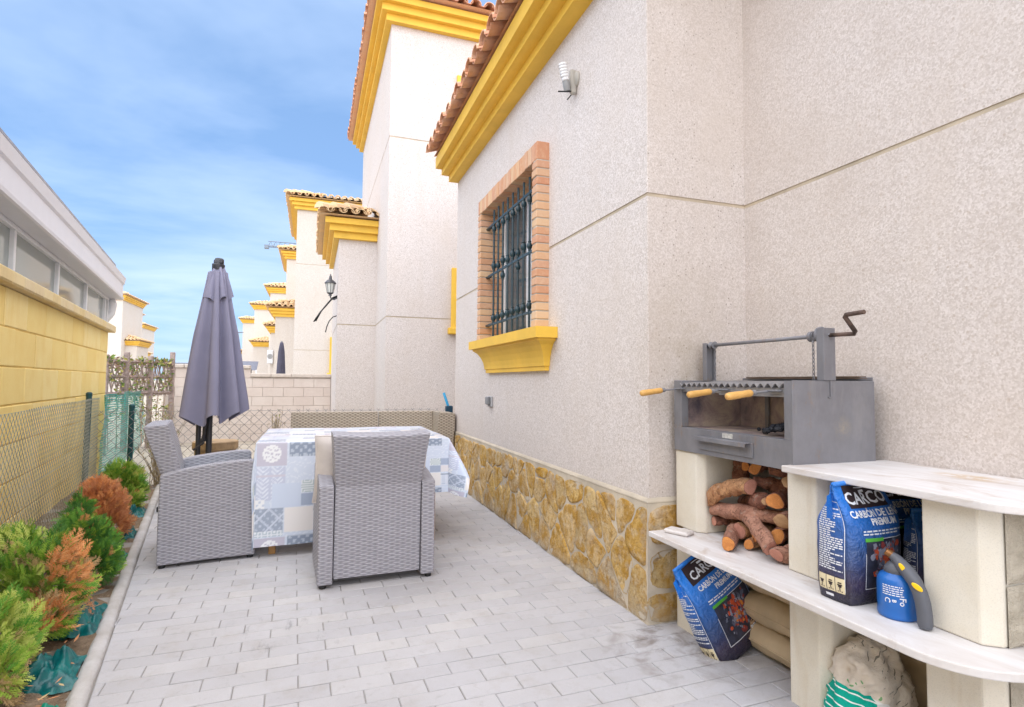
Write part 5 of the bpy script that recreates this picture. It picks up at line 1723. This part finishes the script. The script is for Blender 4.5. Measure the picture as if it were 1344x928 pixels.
log('round log with bright orange end right of the split pale one', [([(1.82, 1.889, .716), (2.1, 2.05, .69)], [.037, .038])], (2, 0), 8)
log('forked grey-brown branch lying across the front of the pile', [([(1.80, 2.248, .612), (1.81, 2.155, .621), (1.81, 2.045, .632), (1.85, 1.955, .635), (1.93, 1.80, .645)], [.030, .034, .038, .030, .026]), ([(1.81, 2.06, .630), (1.79, 1.955, .593), (1.74, 1.832, .547)], [.030, .032, .033])], (0, 1), 9)
log('log with grey-tan end at the right edge of the pile by the upright', [([(1.80, 1.833, .649), (2.0, 1.93, .64)], [.037, .036])], (0, 2), 10)
log('thick log with broad rosy end low in the left of the pile', [([(1.79, 2.065, .552), (1.92, 2.10, .545), (2.1, 2.16, .54)], [.043, .045, .045])], (1, 1), 11)
log('half-split bright orange log beside the broad rosy end', [([(1.80, 1.98, .56), (1.95, 2.0, .56), (2.1, 2.03, .55)], [.034, .036, .034])], (1, 0), 12)
log('lowest front log pointing forward with round orange end', [([(1.673, 1.997, .526), (1.88, 2.19, .530)], [.034, .037])], (0, 0), 13)
log('round log with orange end low at the right behind the fork', [([(1.82, 1.877, .577), (2.1, 2.05, .56)], [.036, .036])], (2, 0), 14)
log('dark wedge end poking out at the far left of the pile', [([(1.80, 2.245, .555), (1.98, 2.23, .56)], [.026, .034])], (2, 1), 15)
log('grey knotty stub lowest at the right below the fork', [([(1.74, 1.800, .530), (1.86, 1.80, .528), (2.0, 1.83, .53)], [.030, .036, .036])], (0, 1), 16)
log('small log end tucked lowest in the middle under the orange ones', [([(1.77, 1.985, .518), (2.05, 2.06, .522)], [.024, .026])], (1, 0), 17)
log('log end peeping at the right just under the worktop edge', [([(1.84, 1.83, .805), (2.1, 1.9, .80)], [.030, .03])], (1, 2), 18)
# ------------------------------------------------------------------ printed charcoal bags
def text_geo(body, size, align='CENTER', bold=0.0, sx=1.0):
    cu = bpy.data.curves.new('t', 'FONT'); cu.body = body; cu.size = size; cu.align_x = align; cu.resolution_u = 2; cu.offset = bold
    o = bpy.data.objects.new('t', cu); COL.objects.link(o)
    dg = bpy.context.evaluated_depsgraph_get(); dg.update()
    me = bpy.data.meshes.new_from_object(o.evaluated_get(dg))
    vs_ = [(v.co.x*sx, v.co.y) for v in me.vertices]; fs = [tuple(p.vertices) for p in me.polygons]
    bpy.data.objects.remove(o); bpy.data.curves.remove(cu); bpy.data.meshes.remove(me)
    return vs_, fs
def m_bagfilm():
    t = NT('printed_bag_film', .28, spec=.55)
    a = t.n('ShaderNodeSeparateXYZ', {0: t.co()}).outputs[2]
    n = t.noise(9, 4, .6, t.co())
    z = t.math('ADD', a, t.math('MULTIPLY', t.math('SUBTRACT', n, .5), .07))
    c = t.ramp(t.math('DIVIDE', z, .4), [(0, (.020, .018, .035)), (.18, (.045, .035, .075)), (.42, (.03, .075, .22)), (.66, (.02, .13, .46)), (1, (.02, .20, .70))])
    t.base(c)
    return t.bump(t.math('ADD', t.noise(14, 5, .6, t.co(), 1.5), t.math('MULTIPLY', t.noise(38, 4, .65, t.co(), .8), .5)), .75, .02).mat
FILM = m_bagfilm()
PR_W = m_solid('print_white', (.72, .74, .80), .45, .4, var=0); PR_K = m_solid('print_black', (.035, .022, .025), .4, .4, var=0)
PR_T = m_solid('print_tan', (.62, .42, .26), .45, .4, var=.1); PR_C = m_solid('print_cream', (.74, .64, .42), .45, .4, var=.06)
PR_G = m_solid('print_green', (.10, .42, .06), .45, .4, var=0)
PR_E = [m_solid('ember_%d' % i, c, .5, .3, var=.2, nsc=60) for i, c in enumerate([(.62, .10, .04), (.75, .26, .05), (.30, .06, .06), (.30, .31, .40), (.14, .16, .24), (.10, .10, .15)])]
def make_bag(label, group, M, W=.30, D=.15, H=.39, seed=1, prints=True, top=.10, fold=True):
    t = thing('charcoal_bag', label, 'bag', M.translation, 0, group)
    t.rotation_mode = 'XYZ'
    t.rotation_euler = M.to_euler()
    def S(p, q, off=0.0):
        """point on the bag: p runs round (0-1 front, 1-2 right, 2-3 back, 3-4 left), q is the height 0..1"""
        def raw(p, q):
            p %= 4; k = int(p); s = -1+2*(p-k)
            w = W/2*(1-.06*q*q)*(1-.05*(1-min(1, q*8)))
            cl = max(0, (q-.62)/.38); cl = cl*cl*(3-2*cl)
            d = D/2*(1-cl*(1-top))*(1-.05*(1-min(1, q*8)))
            blg = math.sin(math.pi*min(1, q*.92+.06))
            rc = .80+.20*(1-s**4)
            gus = .06*cl*W*(1-abs(s))
            if k == 0: x, y = s*w*(1-.0*s), -d*(rc+.16*blg*(1-s*s))
            elif k == 1: x, y = w*(.94+.06*(1-s**4)+.05*blg*(1-s*s))-gus, s*d*.80
            elif k == 2: x, y = -s*w, d*(rc+.16*blg*(1-s*s))
            else: x, y = -w*(.94+.06*(1-s**4)+.05*blg*(1-s*s))+gus, -s*d*.80
            z = q*H
            nv = Vector((x*7, y*7, z*6+seed*3.1))
            e = noise.noise(nv)*.008*(1+1.5*cl) + noise.noise(nv*2.7)*.004*(1+cl)
            cr = abs(noise.noise(Vector((x*11+z*8, y*11, z*9+seed))))
            e -= .006*max(0, .35-cr)
            l = math.hypot(x, y)+1e-6
            z += .012*noise.noise((x*9, y*9, seed+4.))*cl - (.010*(1-q)**6)*0
            return Vector((x+x/l*e*.7, y+y/l*e*(1.0 if abs(y) > .01 else .3), z))
        a = raw(p, q)
        if off:
            du = raw(p+.01, q)-raw(p-.01, q); dv = raw(p, min(1, q+.01))-raw(p, max(0, q-.01))
            n = du.cross(dv)
            if n.length > 1e-9: a = a+n.normalized()*off
        return a
    m = MB(); npp, nq = 18, 40
    for j in range(nq+1):
        for i in range(npp*4): m.v.append(tuple(S(i/npp, j/nq)))
    n4 = npp*4
    for j in range(nq):
        for i in range(n4):
            m.f.append((j*n4+i, j*n4+(i+1) % n4, (j+1)*n4+(i+1) % n4, (j+1)*n4+i)); m.m.append(0)
    m.f.append(tuple(range(n4-1, -1, -1))); m.m.append(0)
    m.f.append(tuple(nq*n4+i for i in range(n4))); m.m.append(0)
    body = m.build('body', FILM, t, smooth=True, local=True)
    if fold:
        m = MB()
        # rolled top seam and side ear
        m.tube([S(p, 1.0)+Vector((0, .0, .004)) for p in (0.02, .3, .6, .98)], .008, 8)
        a = S(3.35, .93); m.add([a, a+Vector((-.035, -.01, -.005)), a+Vector((-.04, -.012, -.075)), a+Vector((-.004, -.012, -.085)), a+Vector((.01, .0, -.04))], [(0, 1, 2, 3, 4)])
        m.build('folded_top', FILM, body, smooth=True, local=True)
    if not prints: return t
    def patch(mb, p0, p1, q0, q1, off=.0012, nu=8, nv=6, mi=0):
        vs_ = [tuple(S(p0+(p1-p0)*i/nu, q0+(q1-q0)*j/nv, off)) for i in range(nu+1) for j in range(nv+1)]
        mb.add(vs_, [(i*(nv+1)+j, (i+1)*(nv+1)+j, (i+1)*(nv+1)+j+1, i*(nv+1)+j+1) for i in range(nu) for j in range(nv)], mi)
    def text(mb, body_, p, q, h, bold=.0, sx=1.0, off=.0024, rot=0, align='CENTER'):
        vs_, fs = text_geo(body_, h, align, bold, sx)
        ww = W if int(p) in (0, 2) else D*.82
        c, s_ = math.cos(rot), math.sin(rot)
        mb.add([tuple(S(p+(x*c-y*s_)/ww, q+(x*s_+y*c)/H, off)) for x, y in vs_], fs)
    def disc(mb, p, q, r0, r1, off, n=24, mi=0):
        vs_ = []
        for k in range(n):
            a = 2*math.pi*k/n
            for rr in (r0, r1): vs_.append(tuple(S(p+rr*math.cos(a)/W, q+rr*math.sin(a)/H, off)))
        mb.add(vs_, [(2*k, 2*k+1, 2*((k+1) % n)+1, 2*((k+1) % n)) for k in range(n)], mi)
    rr = random.Random(seed)
    m = MB(); patch(m, .16, .84, .805, .985, .0010, 10, 8); m.build('label_panel', PR_K, body, smooth=True, local=True)
    w = MB()
    text(w, 'CARCO', .5, .835, .048, .0012, 1.12)
    text(w, 'CARBÓN DE LEÑA', .53, .735, .028, .0008, .98); text(w, 'PREMIUM', .60, .672, .027, .0008, 1.05)
    for k, (qq, l) in enumerate(((.625, .72), (.600, .62))):
        x = .20
        while x < .20+l:
            ln = rr.uniform(.03, .09); patch(w, x, min(x+ln, .2+l), qq-.006, qq+.006, .0014, 3, 1); x += ln+.016
    patch(w, .36, .64, .962, .968, .0016, 6, 1); patch(w, .44, .56, .925, .945, .0016, 4, 1)
    # picture frame
    f0, f1, g0, g1, th = .22, .93, .135, .56, .006
    for (a, b, c_, d) in ((f0, f1, g0, g0+.006), (f0+.30, f1, g1-.006, g1), (f0, f0+th*1.2, g0, .44), (f1-th*1.2, f1, g0, g1)): patch(w, a, b, c_, d, .0016, 8, 6)
    # text lines on the gusset
    z = .80
    while z > .27:
        if rr.random() < .16: z -= .02
        x = 3.10; e = 3.86-rr.choice((0, 0, 0, .2, .35))
        while x < e:
            ln = rr.uniform(.05, .16); patch(w, x, min(x+ln, e), z-.0055, z+.0055, .0012, 3, 1); x += ln+.025
        z -= .0195
    patch(w, 3.90, 3.915, .10, .86, .0012, 1, 14); patch(w, 3.08, 3.915, .858, .863, .0012, 8, 1)
    patch(w, 3.30, 3.55, .035, .058, .0012, 4, 1)
    w.build('lettering', PR_W, body, local=True)
    m = MB(); patch(m, f0, f0+.30, g1-.022, g1+.008, .0018, 5, 2); m.build('green_flash', PR_G, body, local=True)
    m = MB(); patch(m, f0+.012, f1-.012, g0+.006, g1-.008, .0007, 10, 10); m.build('picture_ground', m_dark_print, body, smooth=True, local=True)
    m = MB()
    for k in range(230):
        c = (rr.gauss(.62, .13), rr.gauss(.36, .11))
        if not (f0+.05 < c[0] < f1-.05 and g0+.03 < c[1] < g1-.03): continue
        n = rr.randint(4, 6); sz = rr.uniform(.004, .013); a0 = rr.uniform(0, 6)
        hot = math.hypot((c[0]-.62)/.13, (c[1]-.34)/.11) < 1.1
        pts = [tuple(S(c[0]+math.cos(a0+6.283*i/n)*sz*rr.uniform(.5, 1.2)/W, c[1]+math.sin(a0+6.283*i/n)*sz*rr.uniform(.6, 1.5)/H, .0012+k*.000004)) for i in range(n)]
        m.add(pts, [tuple(range(n))], rr.choice((0, 1, 0, 2, 3, 4)) if hot else rr.choice((2, 3, 4, 5, 3, 0)))
    m.build('ember_picture', PR_E, body, local=True)
    m = MB(); disc(m, .76, .135, .0, .035, .0022); bd = m.build('round_badge', PR_K, body, local=True)
    m = MB(); disc(m, .76, .135, .030, .034, .0030); disc(m, .76, .115, .0, .012, .0029); patch(m, .70, .82, .165, .19, .0029, 3, 2); m.build('badge_ring', PR_T, body, local=True)
    m = MB(); text(m, 'BBQ', .76, .118, .030, .0010, 1.0, .0034); m.build('badge_text', PR_W, body, local=True)
    m = MB()
    for k in range(3): patch(m, 3.10+k*.275, 3.10+k*.275+.255, .085, .215, .0012, 4, 4)
    m.build('pictogram_strip', PR_C, body, local=True)
    m = MB()
    for k in range(3):
        c = 3.10+k*.275+.127
        patch(m, c-.07, c+.07, .155, .165, .0022, 4, 1); patch(m, c-.045, c+.045, .138, .155, .0022, 4, 1); patch(m, c-.012, c+.012, .10, .14, .0022, 1, 2)
        patch(m, c-.07, c-.04, .098, .108, .0022, 1, 1); patch(m, c+.04, c+.07, .098, .108, .0022, 1, 1)
        if k: patch(m, c-.05, c+.05, .172, .182, .0022, 3, 1)
    m.build('pictograms', PR_K, body, local=True)
    return t
m_dark_print = m_solid('print_dark', (.045, .05, .085), .4, .4, var=.3, nsc=30)
BG = 'blue charcoal bags'
make_bag('upright blue charcoal bag at the front of the shelf with its printed gusset showing', BG, Matrix.Translation((1.765, 1.462, .4915)) @ Matrix.Rotation(R(3), 4, 'Z'), .262, .145, .374, 1)
make_bag('blue charcoal bag slumped on the paving against the beige sacks', BG,
         Matrix.Translation((1.855, 2.155, .012)) @ Matrix.Rotation(R(12), 4, 'Z') @ Matrix.Rotation(R(-21), 4, 'Y') @ Matrix.Rotation(R(-15), 4, 'X'), .335, .13, .44, 2)
make_bag('blue charcoal bag standing half hidden behind the front one on the shelf', BG, Matrix.Translation((2.06, 1.545, .4915)) @ Matrix.Rotation(R(-6), 4, 'Z'), .27, .12, .365, 3)
make_bag('crumpled blue charcoal bag with a folded top wedged behind the blowtorch', BG, Matrix.Translation((2.045, 1.375, .4915)) @ Matrix.Rotation(R(-14), 4, 'Z'), .25, .10, .28, 4)

# ------------------------------------------------------------------ blowtorch
bt = thing('blowtorch', 'blue gas cartridge blowtorch with grey and yellow handle on the shelf', 'blowtorch', (1.722, 1.295, .4905))
CAN = m_solid('blue_can', (.015, .13, .46), .3, .5, var=.05)
cx, cy, cz = 1.724, 1.297, .4905
m = MB(); m.lathe([(0, 0), (.050, 0), (.054, .004), (.055, .012), (.053, .03), (.0545, .034), (.0545, .098), (.053, .112), (.046, .125), (.036, .130), (.034, .133), (0, .133)], (cx, cy, cz), 36)
can = m.build('gas_cartridge', CAN, bt, smooth=True, angle=50)
# white print on the can, facing the camera
vd = math.atan2(-cy, -cx)
def canp(a, z): return (cx+.0552*math.cos(vd+a), cy+.0552*math.sin(vd+a), cz+z)
m = MB(); r = random.Random(3)
for k in range(5):
    z = .099-k*.0065; a = -.75
    while a < .25:
        ln = r.uniform(.06, .2); n = 3
        for i in range(n):
            a0, a1 = a+ln*i/n, a+ln*(i+1)/n
            m.add([canp(a0, z), canp(a1, z), canp(a1, z+.003), canp(a0, z+.003)], [(0, 1, 2, 3)])
        a += ln+.035
for ch_, a0, hh in (('C', -.62, .022), ('B', -.25, .015), ('Fo', .10, .024)):
    vs_, fs = text_geo(ch_, hh, 'CENTER', .0004)
    m.add([canp(a0+y/.055, .058-x) for x, y in vs_], fs)
m.build('can_print', PR_W, can)
GRP = m_solid('grip_grey', (.105, .11, .13), .5, .4, var=.12)
m = MB()
m.lathe([(0, .128), (.034, .130), (.036, .136), (.034, .146), (.025, .158), (.018, .165), (0, .165)], (cx, cy, cz), 24)
hp = [(1.708, 1.304, .676), (1.713, 1.291, .667), (1.712, 1.273, .653), (1.706, 1.248, .638), (1.701, 1.225, .618), (1.700, 1.210, .592), (1.702, 1.204, .565), (1.703, 1.201, .535), (1.704, 1.2, .505), (1.704, 1.2, .4945)]
m.tube(hp, [.011, .015, .019, .0205, .020, .020, .0205, .0205, .020, .017], 14)
m.tube([(cx, cy, cz+.15), (1.728, 1.283, .655)], [.018, .016], 12)
m.build('handle', GRP, bt, smooth=True, angle=60)
m = MB(); m.tube([(1.700, 1.3145, .683), (1.709, 1.303, .675)], [.0105, .0125], 14); m.build('nozzle', m_solid('heat_copper', (.34, .15, .05), .4, .5, .5, var=.3, nsc=40), bt, smooth=True, angle=50)
YB = m_solid('yellow_button', (.85, .52, .01), .4, .45, var=0)
for (p, s) in (((1.692, 1.256, .652), (.009, .013)), ((1.6835, 1.2065, .612), (.014, .011))):
    m = MB()
    o = Vector((-.79, -.61, 0)); u = Vector((.61, -.79, 0))
    for k in range(1):
        ring = []; n = 18
        for (sc2, dd) in ((1, 0), (1, .003), (.75, .0045)):
            for i in range(n):
                a = 2*math.pi*i/n
                x, z = s[0]*sc2*math.cos(a), s[1]*sc2*math.sin(a)
                q = Vector(p)+u*(x*.94-z*.34)+Vector((0, 0, z*.94+x*.34*-1))+o*(dd+.002)
                ring.append(tuple(q))
        m.add(ring, [(k*n+i, k*n+(i+1) % n, (k+1)*n+(i+1) % n, (k+1)*n+i) for k in range(2) for i in range(n)] + [tuple(2*n+i for i in range(n))])
    m.build('button', YB, bt)

# ------------------------------------------------------------------ sacks under the shelf
SACK = m_solid('beige_sack', (.60, .47, .31), .6, .35, var=.12, nsc=6, bump=.25, bsc=25)
for k, (zc, dy, th, lab) in enumerate(((.066, .0, .135, 'beige sack lowest in the stack of three under the left shelf'), (.194, .01, .145, 'beige sack in the middle of the stack of three under the left shelf'), (.336, -.01, .16, 'beige sack topmost in the stack of three under the left shelf'))):
    m = MB()
    pillow(m, .50, .36, th, Matrix.Translation((2.045, 1.985+dy, zc)) @ Matrix.Rotation(R(90+k*2), 4, 'Z') @ Matrix.Rotation(R(90), 4, 'X'), 30, 24, seed=k*3, wr=.006)
    tag(m.build('beige_sack', SACK, None, smooth=True), lab, 'sack', 'beige sacks under the shelf')
m = MB(); pillow(m, .46, .42, .15, Matrix.Translation((2.12, 1.42, .21)) @ Matrix.Rotation(R(-75), 4, 'Z') @ Matrix.Rotation(R(6), 4, 'X'), 26, 24, seed=21, wr=.006)
tag(m.build('beige_sack', SACK, None, smooth=True), 'beige sack standing upright behind the white paper sack on the right', 'sack', 'beige sacks under the shelf')
# crumpled white sack with green stripes
def m_white_sack():
    t = NT('white_paper_sack', .75, spec=.25)
    s = t.n('ShaderNodeSeparateXYZ', {0: t.co()}); x, z = s.outputs[0], s.outputs[2]
    c = t.mix(t.rng(t.noise(9, 5, .65), .35, .7, 0, 1), (.72, .65, .57), (.56, .48, .39))
    zz = t.math('ADD', z, t.math('MULTIPLY', x, .25))
    reg = t.math('MULTIPLY', t.math('LESS_THAN', t.math('ADD', x, t.math('MULTIPLY', z, .28)), .0), t.math('LESS_THAN', zz, .155))
    strp = t.math('GREATER_THAN', t.math('FRACT', t.math('MULTIPLY', zz, 36)), .17)
    c = t.mix(reg, c, t.mix(strp, (.80, .84, .82), (.0, .36, .27)))
    reg2 = t.math('MULTIPLY', t.math('GREATER_THAN', t.math('ADD', x, t.math('MULTIPLY', z, .28)), .0), t.math('LESS_THAN', t.math('ADD', x, t.math('MULTIPLY', z, .5)), .075))
    c = t.mix(t.math('MULTIPLY', reg2, t.math('LESS_THAN', zz, .15)), c, (.80, .79, .77))
    # smeared dark print lines
    ln = t.math('LESS_THAN', t.math('FRACT', t.math('MULTIPLY', t.math('ADD', z, t.math('MULTIPLY', x, -.9)), 42)), .16)
    ms = t.math('MULTIPLY', ln, t.math('GREATER_THAN', t.noise(17, 3, .6), .53))
    c = t.mix(t.math('MULTIPLY', ms, t.math('GREATER_THAN', t.math('ADD', x, t.math('MULTIPLY', z, .5)), .085)), c, (.22, .20, .17))
    gsp = t.math('GREATER_THAN', t.noise(13, 2, .5, dist=1.0), .70)
    c = t.mix(t.math('MULTIPLY', gsp, .8), c, (.06, .30, .08))
    t.base(c); return t.bump(t.noise(22, 5, .65, dist=1.2), .5, .015).mat
wsk = MB()
NU_, NV_ = 72, 48
for j in range(NV_+1):
    v = j/NV_
    for i in range(NU_):
        a = 2*math.pi*i/NU_
        w = .150*(1-.55*max(0, v-.72)/.28)*(.80+.20*math.sin(math.pi*min(1, v*1.1+.15)))
        d = .100*(1-.55*max(0, v-.70)/.30)
        if v > .97: w *= .55; d *= .4
        cxs, sns = math.cos(a), math.sin(a)
        x = w*abs(cxs)**.7*(1 if cxs > 0 else -1); y = d*abs(sns)**.7*(1 if sns > 0 else -1); z = .325*v
        p = Vector((x*9, y*9, z*9))
        e = noise.noise(p)*.022*(.4+v) + (.30-abs(noise.noise(p*1.7+Vector((3, 1, 2)))))*.050*(.2+v) + (.25-abs(noise.noise(p*3.6+Vector((1, 7, 2)))))*.026*(.3+v) + noise.noise(p*7)*.004
        l = math.hypot(x, y)+1e-6
        wsk.v.append((x*(1+e/l)+.035*v-.01, y*(1+e/l)+.03*v, z+.02*noise.noise(p*.7+Vector((9, 9, 0)))*v))
for j in range(NV_):
    for i in range(NU_):
        wsk.f.append((j*NU_+i, j*NU_+(i+1) % NU_, (j+1)*NU_+(i+1) % NU_, (j+1)*NU_+i)); wsk.m.append(0)
wsk.f.append(tuple(NV_*NU_+i for i in range(NU_))); wsk.m.append(0)
o = wsk.build('paper_sack', m_white_sack(), None, smooth=True, local=True)
o.location = (1.85, 1.50, .0); o.scale = (.9, .9, .95); o.rotation_euler = (0, 0, R(-14))
tag(o, 'crumpled white paper sack with green stripes under the right end of the shelf', 'sack')

# ------------------------------------------------------------------ thuja shrubs in the bed
def green(k, a, b): return m_leaf('thuja_%s' % k, a, b)
TH = {'fresh': green('fresh', (.19, .38, .035), (.38, .52, .08)), 'mid': green('mid', (.09, .27, .035), (.19, .37, .05)), 'deep': green('deep', (.055, .19, .04), (.13, .29, .06)),
      'lime': green('lime', (.44, .55, .09), (.60, .63, .18)), 'brown': green('brown', (.72, .29, .09), (.82, .43, .19)), 'dead': green('dead', (.56, .22, .09), (.70, .33, .16)), 'straw': green('straw', (.60, .44, .22), (.50, .32, .16))}
def frond(mb, base, d, n, l, mi, r):
    """flat fan of scale-leaf sprigs"""
    d = d.normalized(); s = d.cross(n).normalized(); n = s.cross(d).normalized()
    N = 8
    for k in range(N):
        f = (k+1)/N
        c = base+d*l*f*.92 + n*(-.10*l*f*f)
        ll = l*(.50*(1-f)**.8+.16)
        for sg in (-1, 1):
            if k == N-1 and sg > 0: dd = d
            else: dd = (d*.75+s*sg*.72+n*r.uniform(-.18, .14)).normalized()
            ll2 = ll*r.uniform(.8, 1.2)
            w = ll2*.045+.0011
            sd_ = dd.cross(n).normalized()
            e = c+dd*ll2-n*ll2*.08
            mb.add([c-sd_*w*.4, c+dd*ll2*.5+sd_*w, e, c+dd*ll2*.5-sd_*w], [(0, 1, 2, 3)], mi)
            # side sprigs
            if ll2 > .018:
                for h in (.35, .6, .82):
                    for g in (-1, 1):
                        c2 = c+dd*ll2*h; d2 = (dd*.8+sd_*g*.65+n*r.uniform(-.15, .15)).normalized(); l3 = ll2*.34*(1.25-h); w3 = l3*.085+.0009
                        s3 = d2.cross(n).normalized()
                        mb.add([c2, c2+d2*l3*.5+s3*w3, c2+d2*l3, c2+d2*l3*.5-s3*w3], [(0, 1, 2, 3)], mi)
def shrub(label, x, y, lobes, mats, n, seed, l=.085, droop=.0, pick=None, k=1.0):
    r = random.Random(seed); l *= .5+.5*k
    lobes = [tuple(q*k for q in lo) for lo in lobes]
    t = thing('thuja_shrub', label, 'shrub', (x, y, .0), 0, 'young thuja shrubs along the kerb')
    keys = list(mats); mb = MB()
    tot = sum(a[3]*a[3] for a in lobes)
    for (lx, ly, lz, lr, lh) in lobes:
        for k in range(int(1.2*n*lr*lr/tot)):
            a = r.uniform(0, 2*math.pi); ph = math.acos(r.uniform(-.75, 1)); q = r.uniform(.25, 1)**.5
            dv = Vector((math.sin(ph)*math.cos(a), math.sin(ph)*math.sin(a), math.cos(ph)))
            p = Vector((x+lx+dv.x*lr*q*.8, y+ly+dv.y*lr*q*.8, lz+dv.z*lh*q*.8))
            if p.z < .015: p.z = .02+r.random()*.05
            e = 1+.35*noise.noise((p.x*8, p.y*8, p.z*8+seed))
            d = (dv*1.0+Vector((r.gauss(0, .3), r.gauss(0, .3), .75-droop+r.gauss(0, .28)))).normalized()
            nn = Vector((r.gauss(0, 1), r.gauss(0, 1), r.gauss(0, .5)))
            if pick: key = pick(p.x-x, p.y-y, p.z, r)
            else: key = r.choices(keys, [mats[k_] for k_ in keys])[0]
            frond(mb, p, d, nn, l*e*r.uniform(.6, 1.4), list(TH).index(key), r)
    mb.build('foliage', list(TH.values()), t)
    s = MB()
    s.tube([(x, y, -.05), (x+.01, y, .12), (x+lobes[0][0]*.6, y+lobes[0][1]*.6, lobes[0][2]+lobes[0][4]*.5)], [.014, .011, .004], 8)
    for k in range(14):
        a = r.uniform(0, 6.28); z0 = r.uniform(.05, .22)
        lo = r.choice(lobes)
        s.tube([(x, y, z0), (x+lo[0]*.5+.1*math.cos(a), y+lo[1]*.5+.1*math.sin(a), z0+.08), (x+lo[0]+lo[3]*.7*math.cos(a), y+lo[1]+lo[3]*.7*math.sin(a), lo[2]+r.uniform(-.3, .5)*lo[4])], [.006, .004, .002], 5)
    s.build('stem', WOODG, t)
    return t
def pk1(x, y, z, r):
    if z < .12 and r.random() < .35: return 'straw'
    return r.choices(['lime', 'fresh', 'mid', 'straw'], [.42, .40, .14, .04])[0]
shrub('bright yellow-green thuja shrub nearest the camera in the bottom left corner', -1.16, 2.72, [(0, 0, .20, .21, .23), (-.13, .12, .22, .17, .2), (.06, -.14, .13, .16, .16), (-.08, -.16, .16, .18, .18)], {}, 800, 3, .08, .3, pk1, .84)
def pk2(x, y, z, r):
    if x > .10 and z > .1 and noise.noise((y*7, z*7, 3)) > -.25 and r.random() < .8: return r.choice(('brown', 'brown', 'straw'))
    if z < .22 and r.random() < .40: return r.choice(('brown', 'dead', 'straw'))
    return r.choices(['fresh', 'mid', 'lime', 'deep', 'straw'], [.48, .30, .13, .07, .05])[0]
shrub('green thuja shrub with a browned right flank, second from the camera', -1.22, 3.28, [(0, 0, .27, .20, .25), (-.17, .08, .30, .15, .17), (.10, .02, .24, .15, .24), (.06, -.17, .12, .18, .12), (-.09, .06, .40, .08, .10)], {}, 900, 7, .085, .05, pk2, .93)
def pk3(x, y, z, r):
    if z > .52 and r.random() < .2: return 'brown'
    return r.choices(['deep', 'mid', 'fresh', 'brown'], [.52, .33, .13, .02])[0]
shrub('full dark green thuja shrub, third from the camera', -1.23, 3.98, [(0, 0, .28, .19, .27), (.08, -.06, .20, .17, .2), (-.05, .05, .52, .07, .17)], {}, 800, 11, .075, .15, pk3, .77)
shrub('completely browned dead thuja shrub between two green ones', -1.46, 5.0, [(0, 0, .27, .20, .24), (.07, -.03, .17, .17, .18), (-.02, .06, .38, .12, .14)], {'dead': .62, 'brown': .36, 'straw': .02}, 800, 13, .075, .1, None, .85)
shrub('small olive green thuja shrub behind the dead one beside the armchair', -1.60, 6.05, [(0, 0, .31, .15, .19), (.06, -.08, .14, .14, .13), (.08, .02, .22, .12, .14)], {'fresh': .5, 'lime': .2, 'mid': .25, 'brown': .05}, 600, 17, .075, .1, None, .92)
# green plastic ground sheet poking out along the kerb
def m_sheet(k, a, b):
    t = NT('sheet_%s' % k, .35, a, .5)
    t.base(t.mix(t.rng(t.noise(12, 5, .65), .35, .7, 0, 1), a, b)); return t.bump(t.noise(25, 4, .65, dist=1), .4, .01).mat
SHT = [m_sheet('teal', (.0, .165, .155), (.0, .055, .065)), m_sheet('green', (.0, .27, .17), (.0, .15, .10))]
labs = ['bright green plastic scrap by the kerb at the bottom edge of the picture', 'dark teal crumpled plastic bag between the two nearest shrubs and the kerb', 'teal plastic bag against the kerb below the browned flank',
        'small teal plastic bundle by the kerb below the dead shrub', 'teal plastic tuft at the foot of the dead shrub', 'teal plastic flap by the kerb beside the armchair back']
for k, (y, w, L_, hh, mi) in enumerate(((2.50, .05, .10, .05, 1), (2.86, .10, .17, .10, 0), (3.42, .085, .20, .12, 0), (4.55, .06, .12, .08, 0), (5.15, .06, .13, .09, 0), (5.95, .075, .15, .09, 0))):
    m = MB(); n1, n2 = 34, 26
    q0_ = K0+KD*((y-K0.y)/KD.y)-KN*(.083+w*.75)
    for i in range(n1):
        u = -1+2*i/(n1-1)
        for j in range(n2):
            v = -1+2*j/(n2-1)
            p = Vector((u*2.4, v*1.9, k*7.7))
            fo = abs(noise.noise(p*.8))+.45*abs(noise.noise(p*1.9))
            z = hh*(1-u*u*.8)*(1-v*v*.7)*(.30+1.25*fo)-.008
            e = q0_+KD*(u*L_*(1+.25*noise.noise(p*.8)))+KN*(v*w*(1+.25*noise.noise(p*.9)))
            m.v.append((e.x, e.y, z))
    for i in range(n1-1):
        for j in range(n2-1):
            a = i*n2+j; m.f.append((a, a+n2, a+n2+1, a+1)); m.m.append(0)
    tag(m.build('plastic_sheet', SHT[mi], None, smooth=True), labs[k], 'plastic sheet', 'green plastic along the kerb')
# fallen dry sprigs on the bed
lt = MB(); r = random.Random(9)
for k in range(420):
    y = r.uniform(2.1, 6.6); q = K0+KD*((y-K0.y)/KD.y)-KN*r.uniform(.10, .62)
    a = r.uniform(0, 6.28); l = r.uniform(.02, .06); d = Vector((math.cos(a), math.sin(a), r.uniform(-.05, .3)))*l; s_ = Vector((-math.sin(a), math.cos(a), 0))*l*.1
    c = Vector((q.x, q.y, .03+r.random()*.02)); lt.add([c, c+d*.5+s_, c+d, c+d*.5-s_], [(0, 1, 2, 3)], r.choice((0, 0, 1)))
tag(lt.build('fallen_leaves', [TH['dead'], TH['straw']], None), 'scatter of dry brown sprigs fallen on the soil', 'leaf litter', kind='stuff')
